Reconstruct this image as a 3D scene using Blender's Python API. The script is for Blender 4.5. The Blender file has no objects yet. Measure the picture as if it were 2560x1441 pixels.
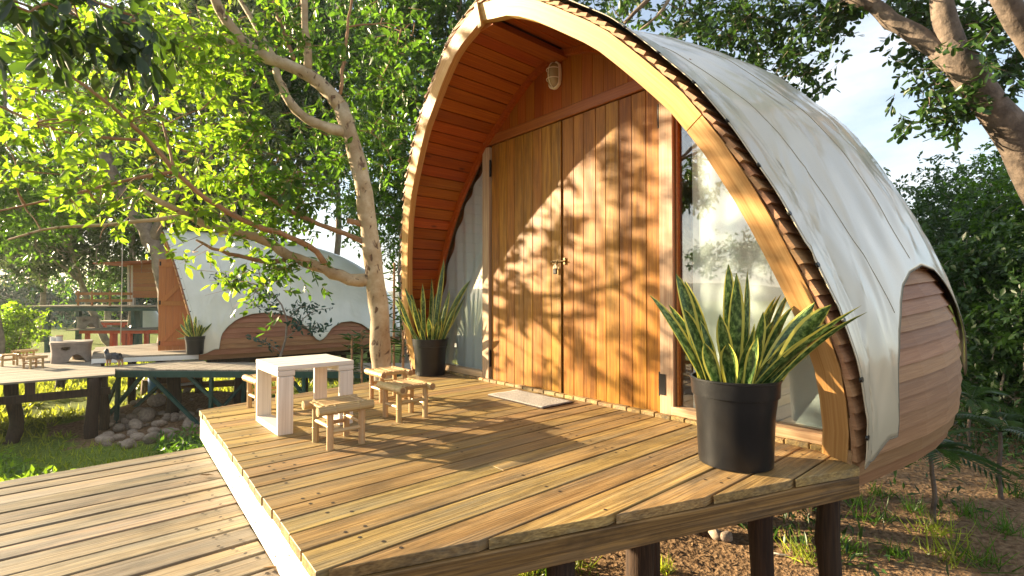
import bpy, math, random
import numpy as np
from mathutils import Vector, Matrix
random.seed(7); RNG = np.random.default_rng(7)
scene = bpy.context.scene
COL = scene.collection
R = math.radians
# ------------------------------------------------------------------ camera
CAM_H = 0.75; FOC = 1250.0; CX, CY, HZ = 1280.0, 720.5, 742.0
YAW = R(49.0); PITCH = math.atan((HZ - CY) / FOC)
cd = bpy.data.cameras.new('camera'); cam = bpy.data.objects.new('camera', cd); COL.objects.link(cam)
cd.sensor_width = 36.0; cd.lens = 36.0 * FOC / 2560.0; cd.clip_start = 0.05; cd.clip_end = 2000
cam.location = (0, 0, CAM_H); cam.rotation_euler = (math.pi / 2 + PITCH, 0, YAW - math.pi / 2)
scene.camera = cam
# ------------------------------------------------------------------ light
SUN_EL, SUN_DIR = 15.0, np.array([-0.520, 0.854])      # direction towards the sun on the ground plan
SUN_DIR = SUN_DIR / np.linalg.norm(SUN_DIR)
ce = math.cos(R(SUN_EL)); S = np.array([SUN_DIR[0] * ce, SUN_DIR[1] * ce, math.sin(R(SUN_EL))])
sl = bpy.data.lights.new('sun', 'SUN'); so = bpy.data.objects.new('sun', sl); COL.objects.link(so)
sl.energy = 5.0; sl.angle = R(0.7); sl.color = (1.0, 0.80, 0.52)
so.rotation_euler = Vector(S).to_track_quat('Z', 'Y').to_euler(); so.location = (0, 0, 30)
w = bpy.data.worlds.new('World'); scene.world = w; w.use_nodes = True
nt = w.node_tree; nt.nodes.clear()
out = nt.nodes.new('ShaderNodeOutputWorld'); bg = nt.nodes.new('ShaderNodeBackground')
sky = nt.nodes.new('ShaderNodeTexSky'); sky.sky_type = 'NISHITA'; sky.sun_disc = False
sky.sun_elevation = R(SUN_EL); sky.sun_rotation = math.atan2(S[0], S[1]); sky.air_density = 1.0; sky.dust_density = 1.2; sky.ozone_density = 1.3
tc = nt.nodes.new('ShaderNodeTexCoord'); mp = nt.nodes.new('ShaderNodeMapping'); mp.inputs['Scale'].default_value = (1.3, 1.3, 4.0)
nz = nt.nodes.new('ShaderNodeTexNoise'); nz.inputs['Scale'].default_value = 1.6; nz.inputs['Detail'].default_value = 7; nz.inputs['Roughness'].default_value = 0.58
cr = nt.nodes.new('ShaderNodeValToRGB'); cr.color_ramp.elements[0].position = 0.40; cr.color_ramp.elements[1].position = 0.66
cr.color_ramp.elements[0].color = (0.22, 0.22, 0.22, 1); cr.color_ramp.elements[1].color = (0.95, 0.95, 0.95, 1)
mx = nt.nodes.new('ShaderNodeMix'); mx.data_type = 'RGBA'
CLOUD = 4.2
mx.inputs[7].default_value = (CLOUD * 0.96, CLOUD * 1.0, CLOUD * 1.03, 1)
L_ = nt.links.new
L_(tc.outputs['Generated'], mp.inputs[0]); L_(mp.outputs[0], nz.inputs['Vector']); L_(nz.outputs['Fac'], cr.inputs[0])
L_(cr.outputs[0], mx.inputs[0]); L_(sky.outputs[0], mx.inputs[6]); L_(mx.outputs[2], bg.inputs[0]); L_(bg.outputs[0], out.inputs[0])
bg.inputs[1].default_value = 0.062
vs = scene.view_settings; vs.view_transform = 'Standard'; vs.look = 'None'; vs.gamma = 1.0; vs.use_curve_mapping = False
vs.exposure = 2.35
scene.cycles.max_bounces = 7; scene.cycles.transparent_max_bounces = 12; scene.cycles.use_denoising = True
scene.cycles.sample_clamp_indirect = 6.0
# ------------------------------------------------------------------ survey: a pixel of the photograph at a depth or on a plane, in metres
Fv = np.array([math.cos(YAW), math.sin(YAW), 0]); Rv = np.array([math.sin(YAW), -math.cos(YAW), 0]); Uv = np.array([0, 0, 1.0])
F2 = Fv * math.cos(PITCH) + Uv * math.sin(PITCH); U2 = Uv * math.cos(PITCH) - Fv * math.sin(PITCH); EYE = np.array([0, 0, CAM_H])
def ray(x, y): return F2 * FOC + Rv * (x - CX) - U2 * (y - CY)
def at(x, y, D): return EYE + ray(x, y) * (D / FOC)
def onz(x, y, z=0.0):
    d = ray(x, y); return EYE + d * ((z - CAM_H) / d[2])
# ------------------------------------------------------------------ mesh helpers
class MB:
    def __init__(s): s.v = []; s.f = []; s.uv = None
    def add(s, vs_, fs):
        b = len(s.v); s.v.extend([tuple(map(float, p)) for p in vs_]); s.f.extend([tuple(b + i for i in f) for f in fs])
    def hexa(s, p):   # 4 bottom, 4 top, same turn
        s.add(p, [(3, 2, 1, 0), (4, 5, 6, 7), (0, 1, 5, 4), (1, 2, 6, 5), (2, 3, 7, 6), (3, 0, 4, 7)])
    def box(s, c, d, rot=None):
        c = np.array(c, float); h = np.array(d, float) / 2
        q = np.array([(-1, -1, -1), (1, -1, -1), (1, 1, -1), (-1, 1, -1), (-1, -1, 1), (1, -1, 1), (1, 1, 1), (-1, 1, 1)], float) * h
        if rot is not None: q = q @ np.array(rot).T
        s.hexa(q + c)
    def bar(s, a, b, wd, th, up=(0, 0, 1)):
        a = np.array(a, float); b = np.array(b, float); d = b - a; l = np.linalg.norm(d); d /= l
        u = np.array(up, float); sd = np.cross(d, u)
        if np.linalg.norm(sd) < 1e-4: sd = np.cross(d, (1, 0, 0))
        sd /= np.linalg.norm(sd); u = np.cross(sd, d)
        s.box((a + b) / 2, (l, wd, th), np.stack([d, sd, u], 1))
    def prism(s, poly, z0, z1):
        n = len(poly)
        s.add([(x, y, z0) for x, y in poly] + [(x, y, z1) for x, y in poly],
              [tuple(range(n - 1, -1, -1)), tuple(range(n, 2 * n))] + [(i, (i + 1) % n, n + (i + 1) % n, n + i) for i in range(n)])
    def prismx(s, poly, x0, x1):       # polygon in y, z
        n = len(poly)
        s.add([(x0, y, z) for y, z in poly] + [(x1, y, z) for y, z in poly],
              [tuple(range(n - 1, -1, -1)), tuple(range(n, 2 * n))] + [(i, (i + 1) % n, n + (i + 1) % n, n + i) for i in range(n)])
    def tube(s, pts, rad, n=8, caps=True):
        pts = np.array(pts, float); m = len(pts); rad = np.broadcast_to(np.array(rad, float), (m,))
        T = np.gradient(pts, axis=0); T /= np.linalg.norm(T, axis=1)[:, None] + 1e-9
        ref = np.array((0, 0, 1.0)) if abs(T[0][2]) < 0.9 else np.array((1.0, 0, 0))
        A = np.cross(T[0], ref); A /= np.linalg.norm(A); V = []
        for i in range(m):
            A = A - T[i] * (A @ T[i]); A /= np.linalg.norm(A) + 1e-9; B = np.cross(T[i], A)
            for k in range(n):
                a = 2 * math.pi * k / n; V.append(pts[i] + rad[i] * (A * math.cos(a) + B * math.sin(a)))
        Fs = [(i * n + k, i * n + (k + 1) % n, (i + 1) * n + (k + 1) % n, (i + 1) * n + k) for i in range(m - 1) for k in range(n)]
        if caps: Fs += [tuple(range(n - 1, -1, -1)), tuple(range((m - 1) * n, m * n))]
        s.add(V, Fs)
    def lathe(s, prof, n=24, c=(0, 0, 0)):
        V = [(c[0] + r * math.cos(2 * math.pi * k / n), c[1] + r * math.sin(2 * math.pi * k / n), c[2] + z) for r, z in prof for k in range(n)]
        Fs = [(i * n + k, i * n + (k + 1) % n, (i + 1) * n + (k + 1) % n, (i + 1) * n + k) for i in range(len(prof) - 1) for k in range(n)]
        s.add(V, Fs)
    def grid(s, P, close=False):       # P (m, n, 3)
        m, n = P.shape[:2]; b = P.reshape(-1, 3)
        s.add(b, [(i * n + j, i * n + j + 1, (i + 1) * n + j + 1, (i + 1) * n + j) for i in range(m - 1) for j in range(n - 1)])
    def auto_uv(s):
        v = np.array(s.v, float); c = v - v.mean(0); w_, e = np.linalg.eigh(c.T @ c); a = e[:, 2]; b = e[:, 1]; q = e[:, 0]
        return np.stack([v @ a, v @ b + 1.37 * (v @ q)], 1)
    def build(s, name, mat, parent=None, smooth=False, bevel=0.0, world=True, kind=None, uv=None):
        if uv is None and mat is not None and mat.get('uv'): uv = s.auto_uv()
        me = bpy.data.meshes.new(name)
        v = np.array(s.v, float).reshape(-1, 3)
        if parent is not None and world: v = to_local(v, parent)
        me.from_pydata(v.tolist(), [], s.f)
        if uv is not None:
            ul = me.uv_layers.new(name='UVMap'); idx = np.zeros(len(me.loops), np.int32); me.loops.foreach_get('vertex_index', idx)
            ul.data.foreach_set('uv', np.array(uv, np.float32)[idx].ravel())
        if smooth: me.polygons.foreach_set('use_smooth', [True] * len(me.polygons))
        if mat is not None: me.materials.append(mat)
        me.update()
        return link(name, me, parent, kind, bevel)
FR = {}
def to_local(v, parent):
    loc, rz = FR[parent.name]; v = v - np.array(loc); c, s_ = math.cos(rz), math.sin(rz)
    return np.stack([v[:, 0] * c + v[:, 1] * s_, -v[:, 0] * s_ + v[:, 1] * c, v[:, 2]], 1)
def link(name, me, parent=None, kind=None, bevel=0.0):
    o = bpy.data.objects.new(name, me); COL.objects.link(o)
    if parent is not None: o.parent = parent; FR[o.name] = FR[parent.name]
    else: FR[o.name] = ((0, 0, 0), 0)
    if kind: o['kind'] = kind
    if bevel:
        b = o.modifiers.new('edge', 'BEVEL'); b.width = bevel; b.segments = 1; b.limit_method = 'ANGLE'; b.angle_limit = R(40)
    return o
def thing(name, label, cat, loc=(0, 0, 0), rz=0.0, group=None, mb=None, mat=None, **k):
    o = bpy.data.objects.new(name, None); COL.objects.link(o); o.empty_display_size = 0.1
    o.location = loc; o.rotation_euler = (0, 0, rz); FR[o.name] = (tuple(loc), rz)
    return tag(o, label, cat, group)
def tag(o, label, cat, group=None):
    o['label'] = label; o['category'] = cat
    if group: o['group'] = group
    return o
def copy_tree(o, loc, rz, label):
    c = o.copy(); COL.objects.link(c); c.location = loc; c.rotation_euler = (0, 0, rz); c['label'] = label; FR[c.name] = (tuple(loc), rz)
    for ch in list(o.children):
        d = ch.copy(); COL.objects.link(d); d.parent = c; FR[d.name] = FR[c.name]
        for g in list(ch.children):
            e = g.copy(); COL.objects.link(e); e.parent = d; FR[e.name] = FR[c.name]
    return c
def fastmesh(name, V, Fa, mat, parent=None, kind=None, tint=None, smooth=False, uv=None, world=True):
    """V (n,3), Fa (m,k) all faces of k corners; tint one value per vertex"""
    V = np.asarray(V, float)
    if parent is not None and world: V = to_local(V, parent)
    me = bpy.data.meshes.new(name); m, k = Fa.shape
    me.vertices.add(len(V)); me.vertices.foreach_set('co', V.astype(np.float32).ravel())
    me.loops.add(m * k); me.loops.foreach_set('vertex_index', Fa.astype(np.int32).ravel())
    me.polygons.add(m); me.polygons.foreach_set('loop_start', np.arange(0, m * k, k, dtype=np.int32))
    me.update(calc_edges=True)
    if smooth: me.polygons.foreach_set('use_smooth', [True] * m)
    if tint is not None:
        a = me.attributes.new('tint', 'FLOAT', 'POINT'); a.data.foreach_set('value', np.asarray(tint, np.float32))
    if uv is not None:
        ul = me.uv_layers.new(name='UVMap'); ul.data.foreach_set('uv', np.asarray(uv, np.float32)[Fa.ravel()].ravel())
    me.materials.append(mat); me.validate(); me.update()
    return link(name, me, parent, kind)
def unit(a): return a / (np.linalg.norm(a, axis=-1, keepdims=True) + 1e-9)
# ------------------------------------------------------------------ materials
def newmat(name):
    m = bpy.data.materials.new(name); m.use_nodes = True; n = m.node_tree; n.nodes.clear()
    o = n.nodes.new('ShaderNodeOutputMaterial'); p = n.nodes.new('ShaderNodeBsdfPrincipled'); n.links.new(p.outputs[0], o.inputs[0])
    return m, n, p, o
def ramp(n, stops):
    r = n.nodes.new('ShaderNodeValToRGB'); e = r.color_ramp.elements
    while len(e) < len(stops): e.new(0.5)
    for q, (pos, c) in zip(e, stops): q.position = pos; q.color = (c[0], c[1], c[2], 1) if len(c) == 3 else c
    return r
def wood(name, dark, light, grey=None, axis=0, coord='Object', rough=0.5, grain=1.0, var=0.25, wear=0.0, bump=0.25, spec=0.35, knots=0.0, hue=0.012, fig=0.13, figs=(0.42, 15), stain=0.0):
    m, n, p, o = newmat(name); Lk = n.links.new; m['uv'] = coord == 'UV'
    t = n.nodes.new('ShaderNodeTexCoord'); oi = n.nodes.new('ShaderNodeObjectInfo')
    ad = n.nodes.new('ShaderNodeVectorMath'); ad.operation = 'MULTIPLY_ADD'; ad.inputs[1].default_value = (1, 1, 1)
    sc = n.nodes.new('ShaderNodeVectorMath'); sc.operation = 'SCALE'; sc.inputs[0].default_value = (37.0, 61.0, 23.0); Lk(oi.outputs['Random'], sc.inputs['Scale'])
    Lk(t.outputs[coord], ad.inputs[0]); Lk(sc.outputs[0], ad.inputs[2])
    def mapped(lng, crs):
        q = n.nodes.new('ShaderNodeMapping'); s_ = [crs] * 3; s_[axis] = lng; q.inputs['Scale'].default_value = s_; Lk(ad.outputs[0], q.inputs[0]); return q
    m1 = mapped(figs[0] * grain, figs[1] * grain); a = n.nodes.new('ShaderNodeTexNoise'); a.inputs['Scale'].default_value = 1.6; a.inputs['Detail'].default_value = 3; Lk(m1.outputs[0], a.inputs['Vector'])
    mu = n.nodes.new('ShaderNodeMath'); mu.operation = 'MULTIPLY'; mu.inputs[1].default_value = 34; Lk(a.outputs['Fac'], mu.inputs[0])
    sn = n.nodes.new('ShaderNodeMath'); sn.operation = 'SINE'; Lk(mu.outputs[0], sn.inputs[0])
    m2 = mapped(1.6 * grain, 95 * grain); b = n.nodes.new('ShaderNodeTexNoise'); b.inputs['Scale'].default_value = 2.0; b.inputs['Detail'].default_value = 4; Lk(m2.outputs[0], b.inputs['Vector'])
    mixf = n.nodes.new('ShaderNodeMath'); mixf.operation = 'MULTIPLY_ADD'; mixf.inputs[1].default_value = fig; Lk(sn.outputs[0], mixf.inputs[0]); Lk(b.outputs['Fac'], mixf.inputs[2])
    r = ramp(n, [(0.22, dark), (0.55, [(x + y) / 2 for x, y in zip(dark, light)]), (0.8, light)]); Lk(mixf.outputs[0], r.inputs[0])
    colr = r.outputs[0]
    if grey is not None:
        m3 = mapped(0.9, 9.0); g = n.nodes.new('ShaderNodeTexNoise'); g.inputs['Scale'].default_value = 1.2; g.inputs['Detail'].default_value = 6; g.inputs['Roughness'].default_value = 0.7; Lk(m3.outputs[0], g.inputs['Vector'])
        gr = ramp(n, [(0.60 - wear, (0, 0, 0)), (0.82 - wear, (1, 1, 1))]); Lk(g.outputs['Fac'], gr.inputs[0])
        gm = n.nodes.new('ShaderNodeMix'); gm.data_type = 'RGBA'; Lk(gr.outputs[0], gm.inputs[0]); Lk(colr, gm.inputs[6])
        gd = n.nodes.new('ShaderNodeMix'); gd.data_type = 'RGBA'; gd.blend_type = 'MULTIPLY'; gd.inputs[0].default_value = 0.55; gd.inputs[6].default_value = (*grey, 1)
        r2 = ramp(n, [(0.3, (0.45, 0.45, 0.45)), (0.7, (1.1, 1.1, 1.1))]); Lk(mixf.outputs[0], r2.inputs[0]); Lk(r2.outputs[0], gd.inputs[7])
        Lk(gd.outputs[2], gm.inputs[7]); colr = gm.outputs[2]
    if stain:
        m4 = mapped(1.3, 4.5); g4 = n.nodes.new('ShaderNodeTexNoise'); g4.inputs['Scale'].default_value = 1.7; g4.inputs['Detail'].default_value = 8; g4.inputs['Roughness'].default_value = 0.72; Lk(m4.outputs[0], g4.inputs['Vector'])
        r4 = ramp(n, [(0.47, (1, 1, 1)), (0.66, (1 - stain, 1 - stain, 1 - stain))]); Lk(g4.outputs['Fac'], r4.inputs[0])
        s4_ = n.nodes.new('ShaderNodeMix'); s4_.data_type = 'RGBA'; s4_.blend_type = 'MULTIPLY'; s4_.inputs[0].default_value = 1.0; Lk(colr, s4_.inputs[6]); Lk(r4.outputs[0], s4_.inputs[7]); colr = s4_.outputs[2]
    if knots:
        mk = mapped(2.2, 6.5); v = n.nodes.new('ShaderNodeTexVoronoi'); v.inputs['Scale'].default_value = 0.9; Lk(mk.outputs[0], v.inputs['Vector'])
        kr = ramp(n, [(0.03 * knots, (1, 1, 1)), (0.10 * knots, (0, 0, 0))]); Lk(v.outputs['Distance'], kr.inputs[0])
        km = n.nodes.new('ShaderNodeMix'); km.data_type = 'RGBA'; km.inputs[7].default_value = (dark[0] * 0.25, dark[1] * 0.22, dark[2] * 0.2, 1)
        kf = n.nodes.new('ShaderNodeMath'); kf.operation = 'MULTIPLY'; kf.inputs[1].default_value = 0.85; Lk(kr.outputs[0], kf.inputs[0]); Lk(kf.outputs[0], km.inputs[0]); Lk(colr, km.inputs[6]); colr = km.outputs[2]
    hs = n.nodes.new('ShaderNodeHueSaturation'); Lk(colr, hs.inputs['Color'])
    vr = n.nodes.new('ShaderNodeMapRange'); vr.inputs['To Min'].default_value = 1 - var; vr.inputs['To Max'].default_value = 1 + var; Lk(oi.outputs['Random'], vr.inputs['Value']); Lk(vr.outputs[0], hs.inputs['Value'])
    fr = n.nodes.new('ShaderNodeMath'); fr.operation = 'MULTIPLY'; fr.inputs[1].default_value = 17.3; Lk(oi.outputs['Random'], fr.inputs[0])
    fr2 = n.nodes.new('ShaderNodeMath'); fr2.operation = 'FRACT'; Lk(fr.outputs[0], fr2.inputs[0])
    hr = n.nodes.new('ShaderNodeMapRange'); hr.inputs['To Min'].default_value = 0.5 - hue; hr.inputs['To Max'].default_value = 0.5 + hue; Lk(fr2.outputs[0], hr.inputs['Value']); Lk(hr.outputs[0], hs.inputs['Hue'])
    Lk(hs.outputs[0], p.inputs['Base Color'])
    rr = n.nodes.new('ShaderNodeMapRange'); rr.inputs['To Min'].default_value = rough - 0.1; rr.inputs['To Max'].default_value = rough + 0.15; Lk(b.outputs['Fac'], rr.inputs['Value']); Lk(rr.outputs[0], p.inputs['Roughness'])
    p.inputs['Specular IOR Level'].default_value = spec
    bp = n.nodes.new('ShaderNodeBump'); bp.inputs['Strength'].default_value = bump; bp.inputs['Distance'].default_value = 0.003; Lk(mixf.outputs[0], bp.inputs['Height']); Lk(bp.outputs[0], p.inputs['Normal'])
    return m
def plain(name, col, rough=0.5, metal=0.0, spec=0.5, noise=0.15, nscale=12.0, bump=0.0, col2=None, bscale=None, detail=5):
    m, n, p, o = newmat(name); Lk = n.links.new
    t = n.nodes.new('ShaderNodeTexCoord'); a = n.nodes.new('ShaderNodeTexNoise'); a.inputs['Scale'].default_value = nscale; a.inputs['Detail'].default_value = detail; a.inputs['Roughness'].default_value = 0.62; Lk(t.outputs['Object'], a.inputs['Vector'])
    c2 = col2 if col2 is not None else [c * (1 + noise) for c in col]
    c1 = col if col2 is not None else [c * (1 - noise) for c in col]
    r = ramp(n, [(0.32, c1), (0.7, c2)]); Lk(a.outputs['Fac'], r.inputs[0])
    oi = n.nodes.new('ShaderNodeObjectInfo'); vr = n.nodes.new('ShaderNodeMapRange'); vr.inputs['To Min'].default_value = 1 - noise * 0.7; vr.inputs['To Max'].default_value = 1 + noise * 0.7; Lk(oi.outputs['Random'], vr.inputs['Value'])
    hs = n.nodes.new('ShaderNodeHueSaturation'); Lk(r.outputs[0], hs.inputs['Color']); Lk(vr.outputs[0], hs.inputs['Value']); Lk(hs.outputs[0], p.inputs['Base Color'])
    p.inputs['Roughness'].default_value = rough; p.inputs['Metallic'].default_value = metal; p.inputs['Specular IOR Level'].default_value = spec
    if bump:
        b = n.nodes.new('ShaderNodeTexNoise'); b.inputs['Scale'].default_value = bscale or nscale * 3; b.inputs['Detail'].default_value = 6; Lk(t.outputs['Object'], b.inputs['Vector'])
        bp = n.nodes.new('ShaderNodeBump'); bp.inputs['Strength'].default_value = bump; bp.inputs['Distance'].default_value = 0.02; Lk(b.outputs['Fac'], bp.inputs['Height']); Lk(bp.outputs[0], p.inputs['Normal'])
    return m
def leafmat(name, c1, c2, trans, tf=0.45, rough=0.38, spec=0.5):
    m, n, p, o = newmat(name); Lk = n.links.new
    at_ = n.nodes.new('ShaderNodeAttribute'); at_.attribute_name = 'tint'; oi = n.nodes.new('ShaderNodeObjectInfo')
    ad = n.nodes.new('ShaderNodeMath'); ad.operation = 'ADD'; Lk(at_.outputs['Fac'], ad.inputs[0]); Lk(oi.outputs['Random'], ad.inputs[1])
    fr = n.nodes.new('ShaderNodeMath'); fr.operation = 'FRACT'; Lk(ad.outputs[0], fr.inputs[0])
    r = ramp(n, [(0.0, c1), (1.0, c2)]); Lk(fr.outputs[0], r.inputs[0]); Lk(r.outputs[0], p.inputs['Base Color'])
    p.inputs['Roughness'].default_value = rough; p.inputs['Specular IOR Level'].default_value = spec
    tr = n.nodes.new('ShaderNodeBsdfTranslucent'); r2 = ramp(n, [(0.0, [x * 0.4 for x in trans]), (1.0, [x * 1.15 for x in trans])]); Lk(fr.outputs[0], r2.inputs[0]); Lk(r2.outputs[0], tr.inputs[0])
    mxs = n.nodes.new('ShaderNodeMixShader'); mxs.inputs[0].default_value = tf; Lk(p.outputs[0], mxs.inputs[1]); Lk(tr.outputs[0], mxs.inputs[2]); Lk(mxs.outputs[0], o.inputs[0])
    return m
def barkmat():
    m, n, p, o = newmat('pale_flaking_bark'); Lk = n.links.new; t = n.nodes.new('ShaderNodeTexCoord')
    a = n.nodes.new('ShaderNodeTexNoise'); a.inputs['Scale'].default_value = 3.2; a.inputs['Detail'].default_value = 9; a.inputs['Roughness'].default_value = .68; Lk(t.outputs['Object'], a.inputs['Vector'])
    r = ramp(n, [(.34, (.27, .18, .095)), (.5, (.38, .29, .18)), (.66, (.52, .43, .31))]); Lk(a.outputs['Fac'], r.inputs[0])
    mp_ = n.nodes.new('ShaderNodeMapping'); mp_.inputs['Scale'].default_value = (9, 9, 5); Lk(t.outputs['Object'], mp_.inputs[0])
    b = n.nodes.new('ShaderNodeTexNoise'); b.inputs['Scale'].default_value = 1.6; b.inputs['Detail'].default_value = 7; b.inputs['Distortion'].default_value = .6; Lk(mp_.outputs[0], b.inputs['Vector'])
    c = ramp(n, [(.60, (0, 0, 0)), (.67, (1, 1, 1))]); Lk(b.outputs['Fac'], c.inputs[0])
    x = n.nodes.new('ShaderNodeMix'); x.data_type = 'RGBA'; x.inputs[7].default_value = (.12, .07, .04, 1); Lk(c.outputs[0], x.inputs[0]); Lk(r.outputs[0], x.inputs[6]); Lk(x.outputs[2], p.inputs['Base Color']); p.inputs['Roughness'].default_value = .85
    ad = n.nodes.new('ShaderNodeMath'); ad.operation = 'SUBTRACT'; Lk(a.outputs['Fac'], ad.inputs[0]); Lk(c.outputs[0], ad.inputs[1]); bp = n.nodes.new('ShaderNodeBump'); bp.inputs['Strength'].default_value = .8; bp.inputs['Distance'].default_value = .012; Lk(ad.outputs[0], bp.inputs['Height']); Lk(bp.outputs[0], p.inputs['Normal']); return m
M = {}
M['deck'] = wood('deck_wood', (0.185, 0.108, 0.033), (0.45, 0.300, 0.108), grey=(0.205, 0.158, 0.090), axis=0, rough=0.55, var=0.2, wear=0.16, bump=0.6, knots=0.6, hue=0.012, stain=0.5)
M['old_deck'] = wood('weathered_deck_wood', (0.165, 0.112, 0.060), (0.35, 0.258, 0.148), grey=(0.205, 0.172, 0.125), axis=0, rough=0.62, var=0.2, wear=0.22, bump=0.6, knots=0.6, stain=0.55)
M['grey_deck'] = wood('grey_boardwalk_wood', (0.20, 0.17, 0.13), (0.36, 0.31, 0.24), axis=0, rough=0.7, var=0.2)
M['grey_deck_y'] = wood('grey_boardwalk_cross_wood', (0.18, 0.155, 0.12), (0.34, 0.29, 0.225), axis=1, rough=0.7, var=0.2)
M['fascia'] = wood('fascia_wood', (0.115, 0.060, 0.018), (0.31, 0.170, 0.052), grey=(0.13, 0.09, 0.055), axis=0, coord='UV', rough=0.6, var=0.1, wear=0.10, bump=0.4, stain=0.6, fig=.2)
M['white_board'] = plain('white_painted_board', (0.80, 0.78, 0.73), 0.5, noise=0.03, nscale=4)
M['table'] = wood('white_washed_wood', (0.54, 0.48, 0.41), (0.68, 0.63, 0.57), grey=(0.46, 0.36, 0.28), axis=0, rough=0.6, var=0.05, wear=-0.10, bump=0.12)
M['table_leg'] = wood('white_washed_leg_wood', (0.54, 0.47, 0.40), (0.68, 0.62, 0.55), grey=(0.46, 0.36, 0.28), axis=2, rough=0.6, var=0.05, wear=-0.10, bump=0.12)
M['door'] = wood('varnished_door_wood', (0.190, 0.069, 0.006), (0.375, 0.168, 0.018), axis=2, rough=0.42, var=0.12, bump=0.15, grey=(0.30, 0.145, 0.032), wear=0.06, spec=0.22, hue=0.008, fig=.15, figs=(0.6, 8), stain=0.35)
M['gable'] = wood('gable_wood', (0.20, 0.048, 0.004), (0.33, 0.100, 0.009), axis=2, rough=0.42, var=0.12, bump=0.12, spec=0.2)
M['soffit'] = wood('soffit_wood', (0.21, 0.042, 0.003), (0.37, 0.104, 0.008), axis=0, rough=0.40, var=0.18, bump=0.12, knots=0.9, hue=0.01, spec=0.22)
M['gap'] = plain('dark_lining', (0.035, 0.014, 0.006), 0.8)
M['rim'] = wood('honey_arch_wood', (0.37, 0.190, 0.050), (0.57, 0.345, 0.120), axis=0, coord='UV', rough=0.45, grain=0.6, var=0.06, bump=0.2, grey=(0.33, 0.20, 0.10), wear=0.0)
M['jamb'] = wood('pale_door_post_wood', (0.30, 0.18, 0.095), (0.50, 0.35, 0.21), axis=2, rough=0.6, var=0.06, bump=0.4, grey=(0.40, 0.30, 0.21), wear=0.1)
M['sill'] = wood('sill_wood', (0.36, 0.22, 0.11), (0.55, 0.39, 0.23), axis=1, rough=0.55, var=0.08)
M['lintel'] = wood('lintel_wood', (0.22, 0.064, 0.007), (0.34, 0.120, 0.015), axis=1, rough=0.42, var=0.08)
M['hull'] = wood('hull_board_wood', (0.25, 0.122, 0.054), (0.36, 0.195, 0.095), axis=0, coord='UV', rough=0.6, var=0.20, bump=0.18, grey=(0.25, 0.165, 0.11), wear=-0.02, hue=0.010, grain=1.6)
M['hull2'] = wood('orange_hull_board_wood', (0.24, 0.105, 0.048), (0.40, 0.195, 0.095), axis=0, coord='UV', rough=0.6, var=0.15, bump=0.15, grain=1.5)
M['log'] = wood('dark_log', (0.016, 0.009, 0.005), (0.060, 0.034, 0.018), axis=2, rough=0.8, var=0.25, bump=1.0, grain=0.8)
M['bamboo'] = wood('bamboo', (0.36, 0.225, 0.10), (0.52, 0.365, 0.185), axis=0, coord='UV', rough=0.42, var=0.10, bump=0.15, grey=(0.17, 0.095, 0.05), wear=-0.06, grain=0.5)
M['bamboo_end'] = plain('bamboo_cut_end', (0.28, 0.16, 0.07), 0.7)
M['orange_door'] = wood('orange_painted_wood', (0.40, 0.150, 0.040), (0.50, 0.205, 0.060), axis=2, rough=0.5, var=0.06)
M['brown_wall'] = wood('brown_wall_wood', (0.30, 0.115, 0.035), (0.44, 0.19, 0.06), axis=0, rough=0.55, var=0.1)
M['green_metal'] = plain('dark_green_metal', (0.012, 0.055, 0.045), 0.45, 0.0, noise=0.2)
M['red_metal'] = plain('red_painted_metal', (0.50, 0.065, 0.018), 0.5, noise=0.12)
M['black_metal'] = plain('black_iron', (0.014, 0.012, 0.011), 0.45, 0.6, noise=0.2)
M['brass'] = plain('old_brass', (0.30, 0.21, 0.11), 0.35, 0.9, noise=0.25, nscale=60)
M['steel'] = plain('steel', (0.5, 0.5, 0.48), 0.3, 1.0, noise=0.1)
M['nail'] = plain('rusty_nail', (0.03, 0.02, 0.014), 0.7, 0.3)
M['pot'] = plain('black_plastic', (0.005, 0.006, 0.008), 0.34, 0, 0.4, noise=0.2, nscale=7, bump=0.05, bscale=30, col2=(0.013, 0.013, 0.014))
M['soil'] = plain('soil', (0.05, 0.032, 0.02), 0.95, nscale=30, bump=1.0)
M['clay'] = plain('grey_clay', (0.26, 0.215, 0.18), 0.85, nscale=8, noise=0.2, bump=0.3)
M['tin'] = plain('white_tin', (0.70, 0.70, 0.68), 0.35, 0.3, noise=0.08)
M['blue'] = plain('blue_plastic', (0.02, 0.14, 0.50), 0.4, noise=0.1)
M['mat'] = plain('grey_coir', (0.30, 0.27, 0.24), 0.98, col2=(0.66, 0.62, 0.57), nscale=120, bump=1.0, bscale=260)
M['stone'] = plain('river_stone', (0.17, 0.125, 0.09), 0.85, col2=(0.36, 0.285, 0.22), nscale=3.0, noise=0.35, bump=0.35, bscale=16)
M['bark'] = barkmat()
M['brown_branch'] = plain('brown_branch_bark', (0.20, 0.105, 0.05), 0.85, col2=(0.36, 0.21, 0.11), nscale=7, noise=0.12, bump=0.4)
M['grey_bark'] = plain('grey_bark', (0.16, 0.125, 0.095), 0.9, col2=(0.34, 0.28, 0.22), nscale=5, noise=0.15, bump=0.7)
M['dark_bark'] = plain('dark_rough_bark', (0.06, 0.045, 0.035), 0.9, col2=(0.20, 0.15, 0.115), nscale=6, noise=0.1, bump=1.0, bscale=14)
M['lamp'] = plain('cream_lamp_guard', (0.72, 0.66, 0.52), 0.45, noise=0.05)
M['lamp_glass'] = plain('frosted_lamp_globe', (0.30, 0.24, 0.13), 0.25, noise=0.08)
M['appliance'] = plain('white_appliance', (0.72, 0.75, 0.75), 0.35, noise=0.04)
M['appliance_grey'] = plain('grey_panel', (0.42, 0.46, 0.46), 0.4, noise=0.04)
M['paper'] = plain('paper_label', (0.80, 0.80, 0.76), 0.7, noise=0.02)
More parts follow.
